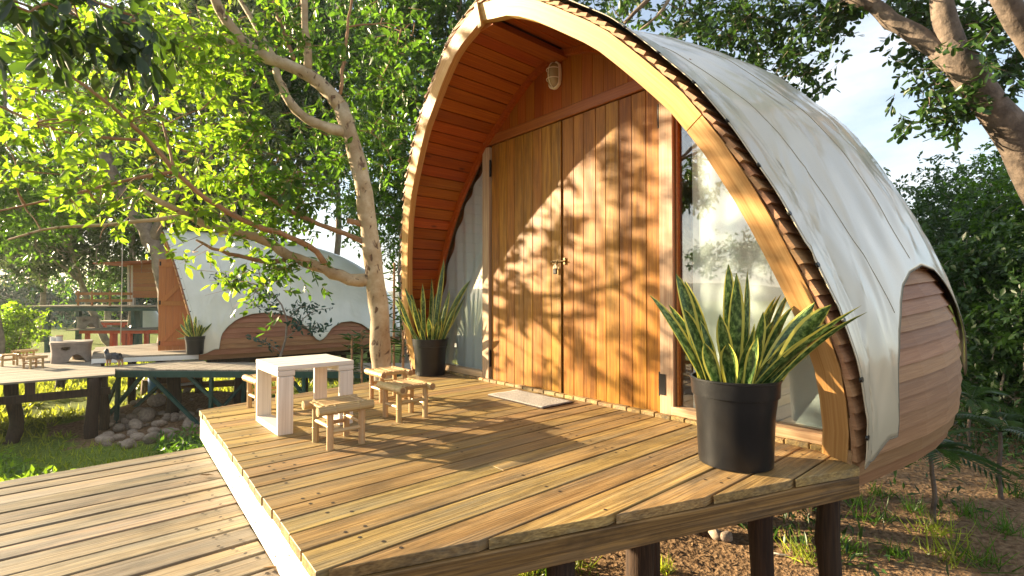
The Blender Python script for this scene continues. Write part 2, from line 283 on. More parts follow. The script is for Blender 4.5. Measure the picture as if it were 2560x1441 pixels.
M['ink'] = plain('printed_ink', (0.02, 0.02, 0.02), 0.7)
M['floor'] = wood('inside_floor', (0.10, 0.055, 0.03), (0.20, 0.12, 0.07), axis=0, rough=0.5)
M['rope'] = plain('rope', (0.55, 0.50, 0.42), 0.9, nscale=80)
M['roof_tin'] = plain('rusty_tin', (0.36, 0.10, 0.045), 0.6, noise=0.3, nscale=5)
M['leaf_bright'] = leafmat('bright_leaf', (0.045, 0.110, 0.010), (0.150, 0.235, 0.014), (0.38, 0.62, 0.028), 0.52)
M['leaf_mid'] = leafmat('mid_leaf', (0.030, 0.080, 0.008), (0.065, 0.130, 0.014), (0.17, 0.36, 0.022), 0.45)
M['leaf_back'] = leafmat('background_leaf', (0.020, 0.058, 0.010), (0.048, 0.100, 0.018), (0.10, 0.23, 0.025), 0.38)
M['leaf_dark'] = leafmat('dark_leaf', (0.018, 0.050, 0.010), (0.042, 0.090, 0.016), (0.075, 0.17, 0.02), 0.35, rough=0.42)
M['leaf_grey'] = leafmat('grey_green_leaf', (0.040, 0.070, 0.030), (0.085, 0.115, 0.045), (0.17, 0.25, 0.06), 0.35)
M['leaf_blue'] = leafmat('blue_green_leaf', (0.018, 0.055, 0.040), (0.040, 0.090, 0.060), (0.05, 0.14, 0.06), 0.3)
M['leaf_near'] = leafmat('glossy_near_leaf', (0.010, 0.028, 0.008), (0.022, 0.048, 0.012), (0.10, 0.20, 0.015), 0.30, rough=0.45)
M['leaf_yellow'] = leafmat('yellow_leaf', (0.30, 0.30, 0.02), (0.42, 0.38, 0.03), (0.75, 0.72, 0.04), 0.5)
M['grass'] = leafmat('grass_blade', (0.10, 0.17, 0.018), (0.20, 0.26, 0.032), (0.60, 0.66, 0.05), 0.5)
M['dry'] = leafmat('dry_leaf', (0.16, 0.095, 0.045), (0.32, 0.21, 0.11), (0.2, 0.12, 0.05), 0.2, rough=0.8)
def glassmat():
    m, n, p, o = newmat('window_glass'); n.nodes.remove(p); Lk = n.links.new
    g = n.nodes.new('ShaderNodeBsdfGlossy'); g.inputs['Roughness'].default_value = 0.015; t = n.nodes.new('ShaderNodeBsdfTransparent'); t.inputs[0].default_value = (0.94, 0.97, 0.96, 1)
    f = n.nodes.new('ShaderNodeFresnel'); ge = n.nodes.new('ShaderNodeNewGeometry'); ir = n.nodes.new('ShaderNodeMapRange'); ir.inputs['To Min'].default_value = 2.3; ir.inputs['To Max'].default_value = 1 / 2.3; Lk(ge.outputs['Backfacing'], ir.inputs['Value']); Lk(ir.outputs[0], f.inputs[0]); x = n.nodes.new('ShaderNodeMixShader'); Lk(f.outputs[0], x.inputs[0]); Lk(t.outputs[0], x.inputs[1]); Lk(g.outputs[0], x.inputs[2]); Lk(x.outputs[0], o.inputs[0])
    return m
M['glass'] = glassmat()
def clothmat(name, col, tf, rough=0.8, bump=0.0):
    m, n, p, o = newmat(name); Lk = n.links.new; p.inputs['Base Color'].default_value = (*col, 1); p.inputs['Roughness'].default_value = rough
    tr = n.nodes.new('ShaderNodeBsdfTranslucent'); tr.inputs[0].default_value = (*col, 1); x = n.nodes.new('ShaderNodeMixShader'); x.inputs[0].default_value = tf
    Lk(p.outputs[0], x.inputs[1]); Lk(tr.outputs[0], x.inputs[2]); Lk(x.outputs[0], o.inputs[0]); return m
M['curtain'] = clothmat('white_curtain', (0.86, 0.90, 0.90), 0.32)
def tarpmat(name, c1, c2):
    m, n, p, o = newmat(name); Lk = n.links.new
    t = n.nodes.new('ShaderNodeTexCoord')
    a = n.nodes.new('ShaderNodeTexNoise'); a.inputs['Scale'].default_value = 2.2; a.inputs['Detail'].default_value = 8; a.inputs['Roughness'].default_value = 0.65; Lk(t.outputs['Object'], a.inputs['Vector'])
    r = ramp(n, [(0.3, c1), (0.65, c2)]); Lk(a.outputs['Fac'], r.inputs[0])
    st = n.nodes.new('ShaderNodeTexNoise'); st.inputs['Scale'].default_value = 9; st.inputs['Detail'].default_value = 4; Lk(t.outputs['Object'], st.inputs['Vector'])
    sr = ramp(n, [(0.70, (0, 0, 0)), (0.80, (1, 1, 1))]); Lk(st.outputs['Fac'], sr.inputs[0])
    sf = n.nodes.new('ShaderNodeMath'); sf.operation = 'MULTIPLY'; sf.inputs[1].default_value = 0.07; Lk(sr.outputs[0], sf.inputs[0])
    mm = n.nodes.new('ShaderNodeMix'); mm.data_type = 'RGBA'; mm.inputs[7].default_value = (0.20, 0.17, 0.13, 1); Lk(sf.outputs[0], mm.inputs[0]); Lk(r.outputs[0], mm.inputs[6]); Lk(mm.outputs[2], p.inputs['Base Color'])
    p.inputs['Roughness'].default_value = 0.30; p.inputs['Specular IOR Level'].default_value = 0.6; p.inputs['Coat Weight'].default_value = 0.7; p.inputs['Coat Roughness'].default_value = 0.12; p.inputs['Coat IOR'].default_value = 1.6
    mp_ = n.nodes.new('ShaderNodeMapping'); mp_.inputs['Scale'].default_value = (2.4, 2.4, 0.5); mp_.inputs['Rotation'].default_value = (0, 0.35, 0); Lk(t.outputs['Object'], mp_.inputs[0])
    b = n.nodes.new('ShaderNodeTexNoise'); b.inputs['Scale'].default_value = 2.2; b.inputs['Detail'].default_value = 1.2; b.inputs['Distortion'].default_value = 0.6; Lk(mp_.outputs[0], b.inputs['Vector'])
    bp = n.nodes.new('ShaderNodeBump'); bp.inputs['Strength'].default_value = 0.16; bp.inputs['Distance'].default_value = 0.06; Lk(b.outputs['Fac'], bp.inputs['Height']); Lk(bp.outputs[0], p.inputs['Normal'])
    return m
M['tarp'] = tarpmat('cream_vinyl', (0.53, 0.470, 0.340), (0.555, 0.495, 0.36))
M['tarp2'] = tarpmat('white_vinyl', (0.63, 0.62, 0.51), (0.70, 0.69, 0.59))
def snakemat():
    m, n, p, o = newmat('snake_plant_leaf'); Lk = n.links.new
    uv = n.nodes.new('ShaderNodeUVMap'); sp = n.nodes.new('ShaderNodeSeparateXYZ'); Lk(uv.outputs[0], sp.inputs[0]); oi = n.nodes.new('ShaderNodeObjectInfo')
    mp_ = n.nodes.new('ShaderNodeMapping'); mp_.inputs['Scale'].default_value = (1.5, 26, 1); Lk(uv.outputs[0], mp_.inputs[0])
    of = n.nodes.new('ShaderNodeVectorMath'); of.operation = 'SCALE'; of.inputs[0].default_value = (11, 17, 5); Lk(oi.outputs['Random'], of.inputs['Scale']); Lk(of.outputs[0], mp_.inputs['Location'])
    a = n.nodes.new('ShaderNodeTexNoise'); a.inputs['Scale'].default_value = 1.3; a.inputs['Detail'].default_value = 5; a.inputs['Roughness'].default_value = 0.7; Lk(mp_.outputs[0], a.inputs['Vector'])
    r = ramp(n, [(0.40, (0.014, 0.042, 0.010)), (0.50, (0.050, 0.105, 0.022)), (0.62, (0.18, 0.26, 0.08))]); Lk(a.outputs['Fac'], r.inputs[0])
    e = n.nodes.new('ShaderNodeMath'); e.operation = 'ABSOLUTE'; Lk(sp.outputs[0], e.inputs[0])
    er = ramp(n, [(0.68, (0, 0, 0)), (0.76, (1, 1, 1))]); Lk(e.outputs[0], er.inputs[0])
    x = n.nodes.new('ShaderNodeMix'); x.data_type = 'RGBA'; x.inputs[7].default_value = (0.50, 0.47, 0.09, 1); Lk(er.outputs[0], x.inputs[0]); Lk(r.outputs[0], x.inputs[6]); Lk(x.outputs[2], p.inputs['Base Color'])
    p.inputs['Roughness'].default_value = 0.34
    tr = n.nodes.new('ShaderNodeBsdfTranslucent'); Lk(x.outputs[2], tr.inputs[0]); q = n.nodes.new('ShaderNodeMixShader'); q.inputs[0].default_value = 0.18; Lk(p.outputs[0], q.inputs[1]); Lk(tr.outputs[0], q.inputs[2]); Lk(q.outputs[0], o.inputs[0])
    return m
M['snake'] = snakemat()
# ------------------------------------------------------------------ ground
def smooth(x, a, b):
    t = np.clip((x - a) / (b - a), 0, 1); return t * t * (3 - 2 * t)
def hnoise(X, Y, sc, seed):
    r = np.random.default_rng(seed); o = np.zeros_like(X, float)
    for k in range(5):
        th = r.uniform(0, 2 * math.pi); f_ = sc * 1.7 ** k; o += np.sin((X * math.cos(th) + Y * math.sin(th)) * f_ + r.uniform(0, 6.28)) / 1.6 ** k * np.sin((X * math.sin(th) - Y * math.cos(th)) * f_ * 0.8 + r.uniform(0, 6.28))
    return o
def gz(X, Y):
    X = np.asarray(X, float); Y = np.asarray(Y, float)
    z = -1.38 - 0.22 * smooth(Y, 3, 9) + 0.045 * hnoise(X, Y, 0.6, 1) + 0.02 * hnoise(X, Y, 3.1, 2)
    z += 0.30 * np.exp(-(((X - 1.9) / 1.2) ** 2 + ((Y - 12.6) / 1.0) ** 2))
    d = np.hypot(X, Y)
    return z + 0.9 * smooth(d, 45, 110)
ax = np.concatenate([-np.geomspace(9, 400, 26)[::-1], np.linspace(-8.8, 14, 150), np.geomspace(14.3, 400, 26)])
ay = np.concatenate([-np.geomspace(4, 400, 22)[::-1], np.linspace(-3.8, 22, 160), np.geomspace(22.4, 400, 26)])
GX, GY = np.meshgrid(ax, ay, indexing='ij')
gm = MB(); gm.grid(np.stack([GX, GY, gz(GX, GY)], -1))
def groundmat():
    m, n, p, o = newmat('dirt_and_grass'); Lk = n.links.new
    t = n.nodes.new('ShaderNodeTexCoord'); a = n.nodes.new('ShaderNodeTexNoise'); a.inputs['Scale'].default_value = 1.7; a.inputs['Detail'].default_value = 9; a.inputs['Roughness'].default_value = 0.7; Lk(t.outputs['Object'], a.inputs['Vector'])
    b = n.nodes.new('ShaderNodeTexNoise'); b.inputs['Scale'].default_value = 22; b.inputs['Detail'].default_value = 6; Lk(t.outputs['Object'], b.inputs['Vector'])
    dr = ramp(n, [(0.3, (0.095, 0.058, 0.033)), (0.5, (0.20, 0.125, 0.068)), (0.72, (0.30, 0.20, 0.115))]); Lk(b.outputs['Fac'], dr.inputs[0])
    gr = ramp(n, [(0.3, (0.07, 0.11, 0.02)), (0.55, (0.15, 0.20, 0.03)), (0.75, (0.26, 0.27, 0.06))]); Lk(b.outputs['Fac'], gr.inputs[0])
    sp = n.nodes.new('ShaderNodeSeparateXYZ'); Lk(t.outputs['Object'], sp.inputs[0])
    mr = n.nodes.new('ShaderNodeMapRange'); mr.inputs['From Min'].default_value = 3.0; mr.inputs['From Max'].default_value = 9.0; mr.inputs['To Min'].default_value = -0.35; mr.inputs['To Max'].default_value = 0.22; Lk(sp.outputs['Y'], mr.inputs['Value'])
    s_ = n.nodes.new('ShaderNodeMath'); s_.operation = 'ADD'; Lk(a.outputs['Fac'], s_.inputs[0]); Lk(mr.outputs[0], s_.inputs[1])
    vd = n.nodes.new('ShaderNodeVectorMath'); vd.operation = 'DISTANCE'; vd.inputs[1].default_value = (1.7, 11.6, -1.5); Lk(t.outputs['Object'], vd.inputs[0])
    dm = n.nodes.new('ShaderNodeMapRange'); dm.inputs['From Min'].default_value = 1.2; dm.inputs['From Max'].default_value = 2.6; dm.inputs['To Min'].default_value = -.45; dm.inputs['To Max'].default_value = 0; Lk(vd.outputs['Value'], dm.inputs['Value']); s2_ = n.nodes.new('ShaderNodeMath'); s2_.operation = 'ADD'; Lk(s_.outputs[0], s2_.inputs[0]); Lk(dm.outputs[0], s2_.inputs[1]); s_ = s2_
    fr = ramp(n, [(0.48, (0, 0, 0)), (0.56, (1, 1, 1))]); Lk(s_.outputs[0], fr.inputs[0])
    x = n.nodes.new('ShaderNodeMix'); x.data_type = 'RGBA'; Lk(fr.outputs[0], x.inputs[0]); Lk(dr.outputs[0], x.inputs[6]); Lk(gr.outputs[0], x.inputs[7]); Lk(x.outputs[2], p.inputs['Base Color'])
    p.inputs['Roughness'].default_value = 0.95; p.inputs['Specular IOR Level'].default_value = 0.1
    bp = n.nodes.new('ShaderNodeBump'); bp.inputs['Strength'].default_value = 1.0; bp.inputs['Distance'].default_value = 0.05; Lk(b.outputs['Fac'], bp.inputs['Height']); Lk(bp.outputs[0], p.inputs['Normal'])
    return m
gm.build('ground', groundmat(), smooth=True, kind='structure')
# ------------------------------------------------------------------ pods
PROF = np.array([(-.12, 1.88), (0, 1.93), (.2, 1.945), (.45, 1.93), (.65, 1.88), (.9, 1.79), (1.2, 1.67), (1.5, 1.52), (1.75, 1.36), (2.0, 1.14), (2.2, .95), (2.4, .68), (2.5, .54), (2.62, .33), (2.70, 0)])
def resample(P, n):
    # smooth the polyline, keep the ends
    s_ = np.concatenate([[0], np.cumsum(np.hypot(*np.diff(P, axis=0).T))]); q = np.linspace(0, s_[-1], n)
    o = np.stack([np.interp(q, s_, P[:, 0]), np.interp(q, s_, P[:, 1])], 1)
    for _ in range(14): o[1:-1] = 0.25 * o[:-2] + 0.5 * o[1:-1] + 0.25 * o[2:]
    s_ = np.concatenate([[0], np.cumsum(np.hypot(*np.diff(o, axis=0).T))]); q = np.linspace(0, s_[-1], n)
    return np.stack([np.interp(q, s_, o[:, 0]), np.interp(q, s_, o[:, 1])], 1), s_[-1]
PR, PLEN = resample(PROF, 240); TT = np.linspace(0, 1, 240)
TAN = np.gradient(PR, axis=0); TAN /= np.linalg.norm(TAN, axis=1)[:, None]; NOZ, NOY = -TAN[:, 1], TAN[:, 0]    # outward: y += dz, z -= dw
def prof(t, off=0.0):
    z = np.interp(t, TT, PR[:, 0]) + off * np.interp(t, TT, NOZ); y = np.interp(t, TT, PR[:, 1]) + off * np.interp(t, TT, NOY); return y, z
T0 = float(np.interp(0.0, PR[:, 0], TT)); FACX = 0.18
def xrim(z): return -0.2328 * np.clip(z, 0, 3)
def psurf(x, t, side, off, Xe):
    """x, t arrays; the shell at off metres outwards"""
    def base(x, t):
        u = np.clip((x - 0.08) / (Xe - 0.08), 0, 0.9995); W = (1 + (.425 if Xe < 4 else .30) * u) * np.sqrt(1 - u ** 2.02); H = (1 + (.325 if Xe < 4 else -.02) * u) * np.sqrt(1 - u ** 3.16)
        y, z = prof(t); return np.stack([x, side * y * W, -.12 + .05 * u * u + (z + .12) * H], -1)
    p = base(x, t); e = 1e-3
    dx = base(x + e, t) - base(x - e, t); dt = base(x, np.clip(t + e, 0, 1)) - base(x, np.clip(t - e, 0, 1))
    n = unit(np.cross(dt, dx) * side)
    return p + n * np.asarray(off)[..., None]
def inner_poly(off, n=60, t0=T0):
    """half outline (y>=0) of the arch at inward offset, from the deck to the ridge"""
    t = np.linspace(t0, 1, n); y, z = prof(t, -off); k = y >= 0
    y, z = y[k], z[k]; return np.stack([np.append(y, 0), np.append(z, z[-1] + (z[-1] - z[-2]) / (y[-2] - y[-1] + 1e-6) * y[-1])], 1)
def ztop(y, off):
    P = inner_poly(off); k = P[:, 0].argmax(); return float(np.interp(-abs(y), -P[k:, 0], P[k:, 1]))
TB = np.array([(.10, .0), (.20, .02), (.33, .09), (.41, .09), (.44, .26), (.49, .40), (.60, .54), (.73, .66), (.86, .74), (1.03, .80), (1.27, .83), (1.50, .80), (1.70, .70), (1.88, .50), (2.02, .22), (2.10, .16), (2.2, .22), (2.35, .45), (2.55, .60), (2.8, .64), (3.0, .58), (3.2, .40), (3.3, .2), (3.72, .2)])
def build_pod(root, Xe, detail, hullmat, tarpkey, tarplabel, NB=34):
    k = Xe / 3.724
    def stations(x0, n): 
        q = np.linspace(0, 1, n); return x0 + (0.992 * Xe - x0) * np.sin(q * math.pi / 2) ** 1.0
    # outer lapped boards, both sides
    te = np.linspace(0.0, 1.0, NB + 1)
    for side in (-1, 1):
        for j in range(NB):
            a, b = te[j], min(1.0, te[j + 1] + 0.012); _, za = prof(te[j]); x0 = float(xrim(za)) + random.uniform(-.014, .006)
            n = 16 if side < 0 or not detail else 12
            xs = stations(x0, n); m = MB(); rows = []; uv = []
            for tt, o1 in ((a, .033), (b, .010), (b, -.004), (a, .012)):
                rows.append(psurf(xs, np.full(n, tt), side, o1, Xe))
            P = np.stack(rows, 1)                       # n, 4, 3
            V = P.reshape(-1, 3); Fs = []
            for i in range(n - 1):
                for c in range(4): Fs.append((i * 4 + c, i * 4 + (c + 1) % 4, (i + 1) * 4 + (c + 1) % 4, (i + 1) * 4 + c))
            Fs += [(0, 1, 2, 3), (n * 4 - 1, n * 4 - 2, n * 4 - 3, n * 4 - 4)]
            if side > 0: Fs = [f[::-1] for f in Fs]
            m.add(V, Fs); uv = [(xs[i], (0, .1, .1, 0)[c] + j * .37) for i in range(n) for c in range(4)]
            m.build('hull_board', hullmat, root, world=False, uv=uv)
    # floor
    xs = np.linspace(0, 0.99 * Xe, 24); low = psurf(xs, np.full(24, 0.01), 1, -.01, Xe); up = psurf(xs, np.full(24, 0.01), -1, -.01, Xe)
    poly = [(p[0], p[1]) for p in low] + [(p[0], p[1]) for p in up[::-1]]
    m = MB(); m.prism(poly, -.13, -.005); m.build('floor', M['floor'], root, world=False)
    # arch beams
    def beam(side, t0, t1, name='arch_beam'):
        n = max(8, int(30 * (t1 - t0))); t = np.linspace(t0, t1, n); m = MB(); V = []; uv = []
        for i, q in enumerate(t):
            for off, dx in ((-.002, 0), (-.105, 0), (-.105, .055), (-.002, .055)):
                y, z = prof(q, off); y = max(float(y), 0.0); x = float(xrim(z)) + dx; V.append((x, side * y, z)); uv.append((q * PLEN + side, -off * 1.0 + dx))
        Fs = [(i * 4 + c, i * 4 + (c + 1) % 4, (i + 1) * 4 + (c + 1) % 4, (i + 1) * 4 + c) for i in range(n - 1) for c in range(4)] + [(0, 1, 2, 3), (n * 4 - 1, n * 4 - 2, n * 4 - 3, n * 4 - 4)]
        if side < 0: Fs = [f[::-1] for f in Fs]
        m.add(V, Fs); m.build(name, M['rim'], root, world=False, uv=uv)
    tj = float(np.interp(1.62, PR[:, 0], TT))
    beam(1, T0, 0.9995); beam(-1, tj + .0008, 0.9995); beam(-1, T0, tj - .0008)
    z1 = ztop(0, .0); z0 = ztop(0, .13)
    m = MB(); xa = float(xrim(z1)); a = np.array([xa - .012, 0, z1 + .0]); b = np.array([xa + .018, -0.008, z0 - .02]); m.bar(a, b, .032, .016, up=(-1, 0, -.2)); m.build('apex_strip', M['rim'], root, world=False, uv=[(p[2], p[1]) for p in m.v])
    # soffit boards between the arch and the front wall
    NS = 33; ts = np.linspace(T0 + .002, 0.985, NS + 1)
    for side in (-1, 1):
        m = MB(); tq = np.linspace(T0, 1, 40); y, z = prof(tq, -.030); y = np.maximum(y, 0)
        P = np.stack([np.stack([xrim(z) + .03, side * y, z], -1), np.stack([np.full(40, FACX + .01), side * y, z], -1)], 1); m.grid(P); m.build('soffit_lining', M['gap'], root, world=False)
        for j in range(NS):
            a, b = ts[j] + .0011, ts[j + 1] - .0011; m = MB(); V = []
            for q, off in ((a, -.034), (b, -.034), (b, -.050), (a, -.050)):
                y, z = prof(q, off); y = max(0.0, float(y)); V.append((float(xrim(z)) + .045, side * y, z)); 
            V2 = [(FACX - .002, p[1], p[2]) for p in V]; m.hexa([V[0], V[1], V2[1], V2[0], V[3], V[2], V2[2], V2[3]]); m.build('soffit_board', M['soffit'], root, world=False)
    m = MB(); zr = ztop(0, .10); m.hexa([(xrim(zr) + .05, -.07, zr - .035), (FACX - .003, -.07, zr - .035), (FACX - .003, .07, zr - .035), (xrim(zr) + .05, .07, zr - .035), (xrim(zr) + .05, -.05, zr + .02), (FACX - .003, -.05, zr + .02), (FACX - .003, .05, zr + .02), (xrim(zr) + .05, .05, zr + .02)]); m.build('ridge_beam', M['soffit'], root, world=False)
    for side in (-1, 1):          # curved trim where soffit and front wall meet
        n = 40; t = np.linspace(T0, .99, n); m = MB(); V = []; uv = []
        for q in t:
            for off, x in ((-.052, FACX - .035), (-.100, FACX - .035), (-.100, FACX), (-.052, FACX)):
                y, z = prof(q, off); V.append((x, side * max(0.0, float(y)), z)); uv.append((q * PLEN, -off + x))
        Fs = [(i * 4 + c, i * 4 + (c + 1) % 4, (i + 1) * 4 + (c + 1) % 4, (i + 1) * 4 + c) for i in range(n - 1) for c in range(4)] + [(0, 1, 2, 3), (n * 4 - 1, n * 4 - 2, n * 4 - 3, n * 4 - 4)]
        if side < 0: Fs = [f[::-1] for f in Fs]
        m.add(V, Fs); m.build('wall_trim', M['soffit'], root, world=False, uv=uv)
    # front wall
    DH, DW, JW = 2.11, 0.862, 0.10
    m = MB(); m.box((FACX + .012, 0, DH + .045), (.05, 2 * 1.0 + .16, .085)); m.build('lintel', M['lintel'], root, world=False, bevel=.006)
    yb = np.linspace(-1.02, 1.02, 21)
    for a, b in zip(yb[:-1], yb[1:]):
        a, b = a + .0012, b - .0012; m = MB(); za, zb, zc = ztop(a, .06), ztop(b, .06), ztop((a + b) / 2, .06); lo = DH + .088
        if max(za, zb) <= lo + .02: continue
        za, zb = max(za, lo + .004), max(zb, lo + .004)
        m.prismx([(a, lo), (b, lo), (b, zb), ((a + b) / 2, max(zc, (za + zb) / 2)), (a, za)], FACX + random.uniform(0, .002), FACX + .022); m.build('gable_board', M['gable'], root, world=False)
    m = MB()
    P = inner_poly(.06); m.add([(FACX + .024, y, z) for y, z in P if z > DH + .03] + [(FACX + .024, -y, z) for y, z in P[::-1] if z > DH + .03], [tuple(range(2 * sum(P[:, 1] > DH + .03)))]); m.build('gable_backing', M['gap'], root, world=False)
    for side in (-1, 1):
        m = MB(); top = DH if True else 0; yc = side * (DW + JW / 2 + .004); zt = min(DH, ztop(abs(yc) + JW / 2, .06)); m.box((FACX + .008, yc, zt / 2 + .002), (.07, JW - .004, zt - .004)); m.build('door_post', M['jamb'], root, world=False, bevel=.004)
        d = MB(); d.box((FACX + .022, side * DW / 2, DH / 2), (.012, DW - .012, DH - .02)); dr = d.build('door', M['gap'], root, world=False)
        eb = np.linspace(.007 if side < 0 else .004, DW - .004, 9)
        eb[1:-1] += np.random.default_rng(5 + side).uniform(-.009, .009, 7)
        for a, b in zip(eb[:-1], eb[1:]):
            m = MB(); m.box((FACX + .008 + random.uniform(-.0015, .0015), side * (a + b) / 2, DH / 2), (.018, b - a - .0045, DH - .012)); m.build('door_board', M['door'], dr, world=False, bevel=.0015)
        if side > 0:
            m = MB(); m.box((FACX - .006, .012, DH / 2), (.012, .03, DH - .02)); m.build('door_batten', M['door'], dr, world=False, bevel=.002)
        for hz_ in (.20, 1.90):
            m = MB(); yh = side * (DW + .001); m.tube([(FACX - .016, yh, hz_ - .075), (FACX - .016, yh, hz_ + .075)], .009, 8)
            for q in (-.025, .025): m.tube([(FACX - .016, yh, hz_ + q - .002), (FACX - .016, yh, hz_ + q + .002)], .0105, 8)
            m.box((FACX - .009, yh - side * .0, hz_), (.004, .02, .14))
            if side < 0 and hz_ < 1: m.box((FACX - .029, yh - .024, hz_), (.004, .045, .13))
            m.build('hinge', M['black_metal'], dr, world=False)
        if side > 0:
            zl = 1.02; m = MB(); m.tube([(FACX - .018, -.045, zl), (FACX - .018, .105, zl)], .0055, 8); m.box((FACX - .008, .055, zl - .002), (.006, .07, .03)); m.box((FACX - .008, -.035, zl), (.006, .018, .05)); m.tube([(FACX - .018, .045, zl), (FACX - .018, .045, zl - .03)], .004, 6)
            for q in (.03, .055, .085): m.tube([(FACX - .018, q - .006, zl), (FACX - .018, q + .006, zl)], .009, 8)
            m.box((FACX - .010, .045, zl - .045), (.005, .07, .022)); m.build('bolt_latch', M['brass'], dr, world=False)
        # window
        P = inner_poly(.085); y0 = DW + JW + .012; zlo = .075
        y, z = P[:, 0], P[:, 1]; kk = (z > zlo) & (y > y0) ; yy, zz_ = y[kk], z[kk]; o = np.argsort(zz_); yy, zz_ = yy[o], zz_[o]
        zt0 = ztop(y0, .085)
        pts = [(y0, zlo), (float(np.interp(zlo, zz_, yy)), zlo)] + list(zip(yy, zz_)) + [(y0, zt0)]
        m = MB(); m.prismx([(side * a, b) for a, b in (pts if side > 0 else pts[::-1])], FACX + .020, FACX + .024)
        wn = MB(); wn.box((FACX + .004, side * (y0 + yy.max()) / 2, .045), (.075, yy.max() - y0 + .05, .055)); win = wn.build('window', M['sill'], root, world=False, bevel=.004)
        m.build('pane', M['glass'], win, world=False)
        fm = MB(); fm.box((FACX + .010, side * (y0 + .006), (zlo + zt0) / 2), (.03, .012, zt0 - zlo)); fm.build('frame', M['lintel'], win, world=False)
    return pts
def build_tarp(root, Xe, mat, seed, label, cat_tree=True, nx=150, nt=130):
    k = Xe / 3.724; rg = np.random.default_rng(seed); xs0 = np.linspace(0, 1, nx) ** 1.6
    TBs = TB.copy(); TBs[:, 0] = .1 + (TB[:, 0] - .1) * (k if k < 1.1 else k * .84)
    FOLDS = [(rg.uniform(0, .8 * Xe), rg.uniform(.15, .95), rg.uniform(.5, 2.4), rg.uniform(.012, .028), rg.uniform(.002, .007), rg.uniform(.15, .5)) for _ in range(50)] + [(rg.uniform(-.1, .5), rg.uniform(.02, .45), rg.uniform(1.0, 2.0), rg.uniform(.012, .022), rg.uniform(.003, .008), rg.uniform(.2, .6)) for _ in range(14)]
    halves = []
    for side in (-1, 1):
        P = np.zeros((nx, nt, 3))
        for i, q in enumerate(xs0):
            xe = .985 * Xe
            t_try = np.linspace(0, 1, nt)
            zlow = None
            # front edge follows the arch, lower edge the scallops
            xx = .10 + (xe - .10) * q
            zl = float(np.interp(xx, TBs[:, 0], TBs[:, 1])); tl = float(np.interp(zl, PR[:, 0], TT))
            t = tl + (1 - tl) * t_try; _, z = prof(t)
            m_ = .016 + .016 * np.sin(np.clip(z / 2.6, 0, 1) * math.pi)
            x = xrim(z) + m_ + (xx - .10) * (xe - (xrim(z) + m_)) / (xe - .10)
            cz = np.zeros_like(t)
            for (fx, ft, ang, wd_, am, ln_) in FOLDS:
                du = (x - fx) * math.cos(ang) + (t - ft) * 3.2 * math.sin(ang); dv = -(x - fx) * math.sin(ang) + (t - ft) * 3.2 * math.cos(ang)
                cz = cz + am * np.exp(-(dv / wd_) ** 2) * np.exp(-(du / ln_) ** 4)
            wv = .007 * np.sin(t * 17 + x * 4 + seed) * np.exp(-((t - .25) / .3) ** 2) + .009 * np.sin(x * 21 + t * 7 + 2 * np.sin(t * 6)) * (.12 + np.exp(-(t / .36) ** 2)) + cz
            P[i] = psurf(x, t, side, .058 + wv * np.clip(t_try / .10, .12, 1), Xe)
        halves.append(P)
    full = np.concatenate([halves[0], halves[1][:, ::-1][:, 1:]], 1)
    m = MB(); m.grid(full); full_in = full.copy()
    o = m.build('tarpaulin', mat, root, smooth=True, world=False)
    s_ = o.modifiers.new('cloth_thickness', 'SOLIDIFY'); s_.thickness = .004
    # rope-like hem, seam lines and eyelets
    for side, P in ((-1, halves[0]), (1, halves[1])):
        nrm = psurf(P[:, 0, 0], np.full(nx, .3), side, .01, Xe) - psurf(P[:, 0, 0], np.full(nx, .3), side, 0, Xe)
        m = MB(); m.tube(P[:, 0] + nrm * .3, .0035, 6); m.build('hem', M['hem'], root, smooth=True, world=False)
        def outw(L): 
            c_ = np.stack([L[:, 0], 0 * L[:, 1], 0 * L[:, 0] + .9], 1); d_ = unit(L - c_); return L + d_ * .005
        m = MB(); m.tube(outw(P[4, 3:-1]), .0016, 5); m.build('stitched_seam', M['seam'], root, world=False)
        for ii in (int(nx * .30), int(nx * .46)):
            m = MB(); m.tube(outw(P[ii, 3:-1]), .0018, 5); m.build('stitched_seam', M['seam'], root, world=False)
        for j in range(5, nt - 4, 9):
            c = P[2, j]; nn = unit(np.cross(P[3, j] - P[1, j], P[1, j + 1] - P[1, j - 1])); nn = nn * np.sign(nn @ (c - np.array((c[0], 0, .8)))); m = MB(); m.tube([c - nn * .002, c + nn * .008], .012, 9); m.build('eyelet', M['eyelet'], root, world=False)
    return o
M['hem'] = plain('dark_hem_cord', (0.16, 0.14, 0.10), 0.8); M['seam'] = plain('grey_seam', (0.32, 0.28, 0.21), 0.8); M['eyelet'] = plain('dark_eyelet', (0.04, 0.04, 0.035), 0.4, 0.7)
PC = (2.62, 2.64, 0.0)
pod = thing('arched_cabin', 'near honey wood arched cabin with tall double plank doors and lapped hull boards', 'cabin', PC, 0.0, 'arched wooden cabins')
build_pod(pod, 3.724, True, M['hull'], 'tarp', '', NB=50)
tp = thing('tarpaulin_cover', 'cream vinyl tarpaulin with stitched seams stretched over the near arched cabin', 'tarpaulin', PC, 0.0, 'tarpaulins over the cabins')
build_tarp(tp, 3.724, M['tarp'], 3, '')
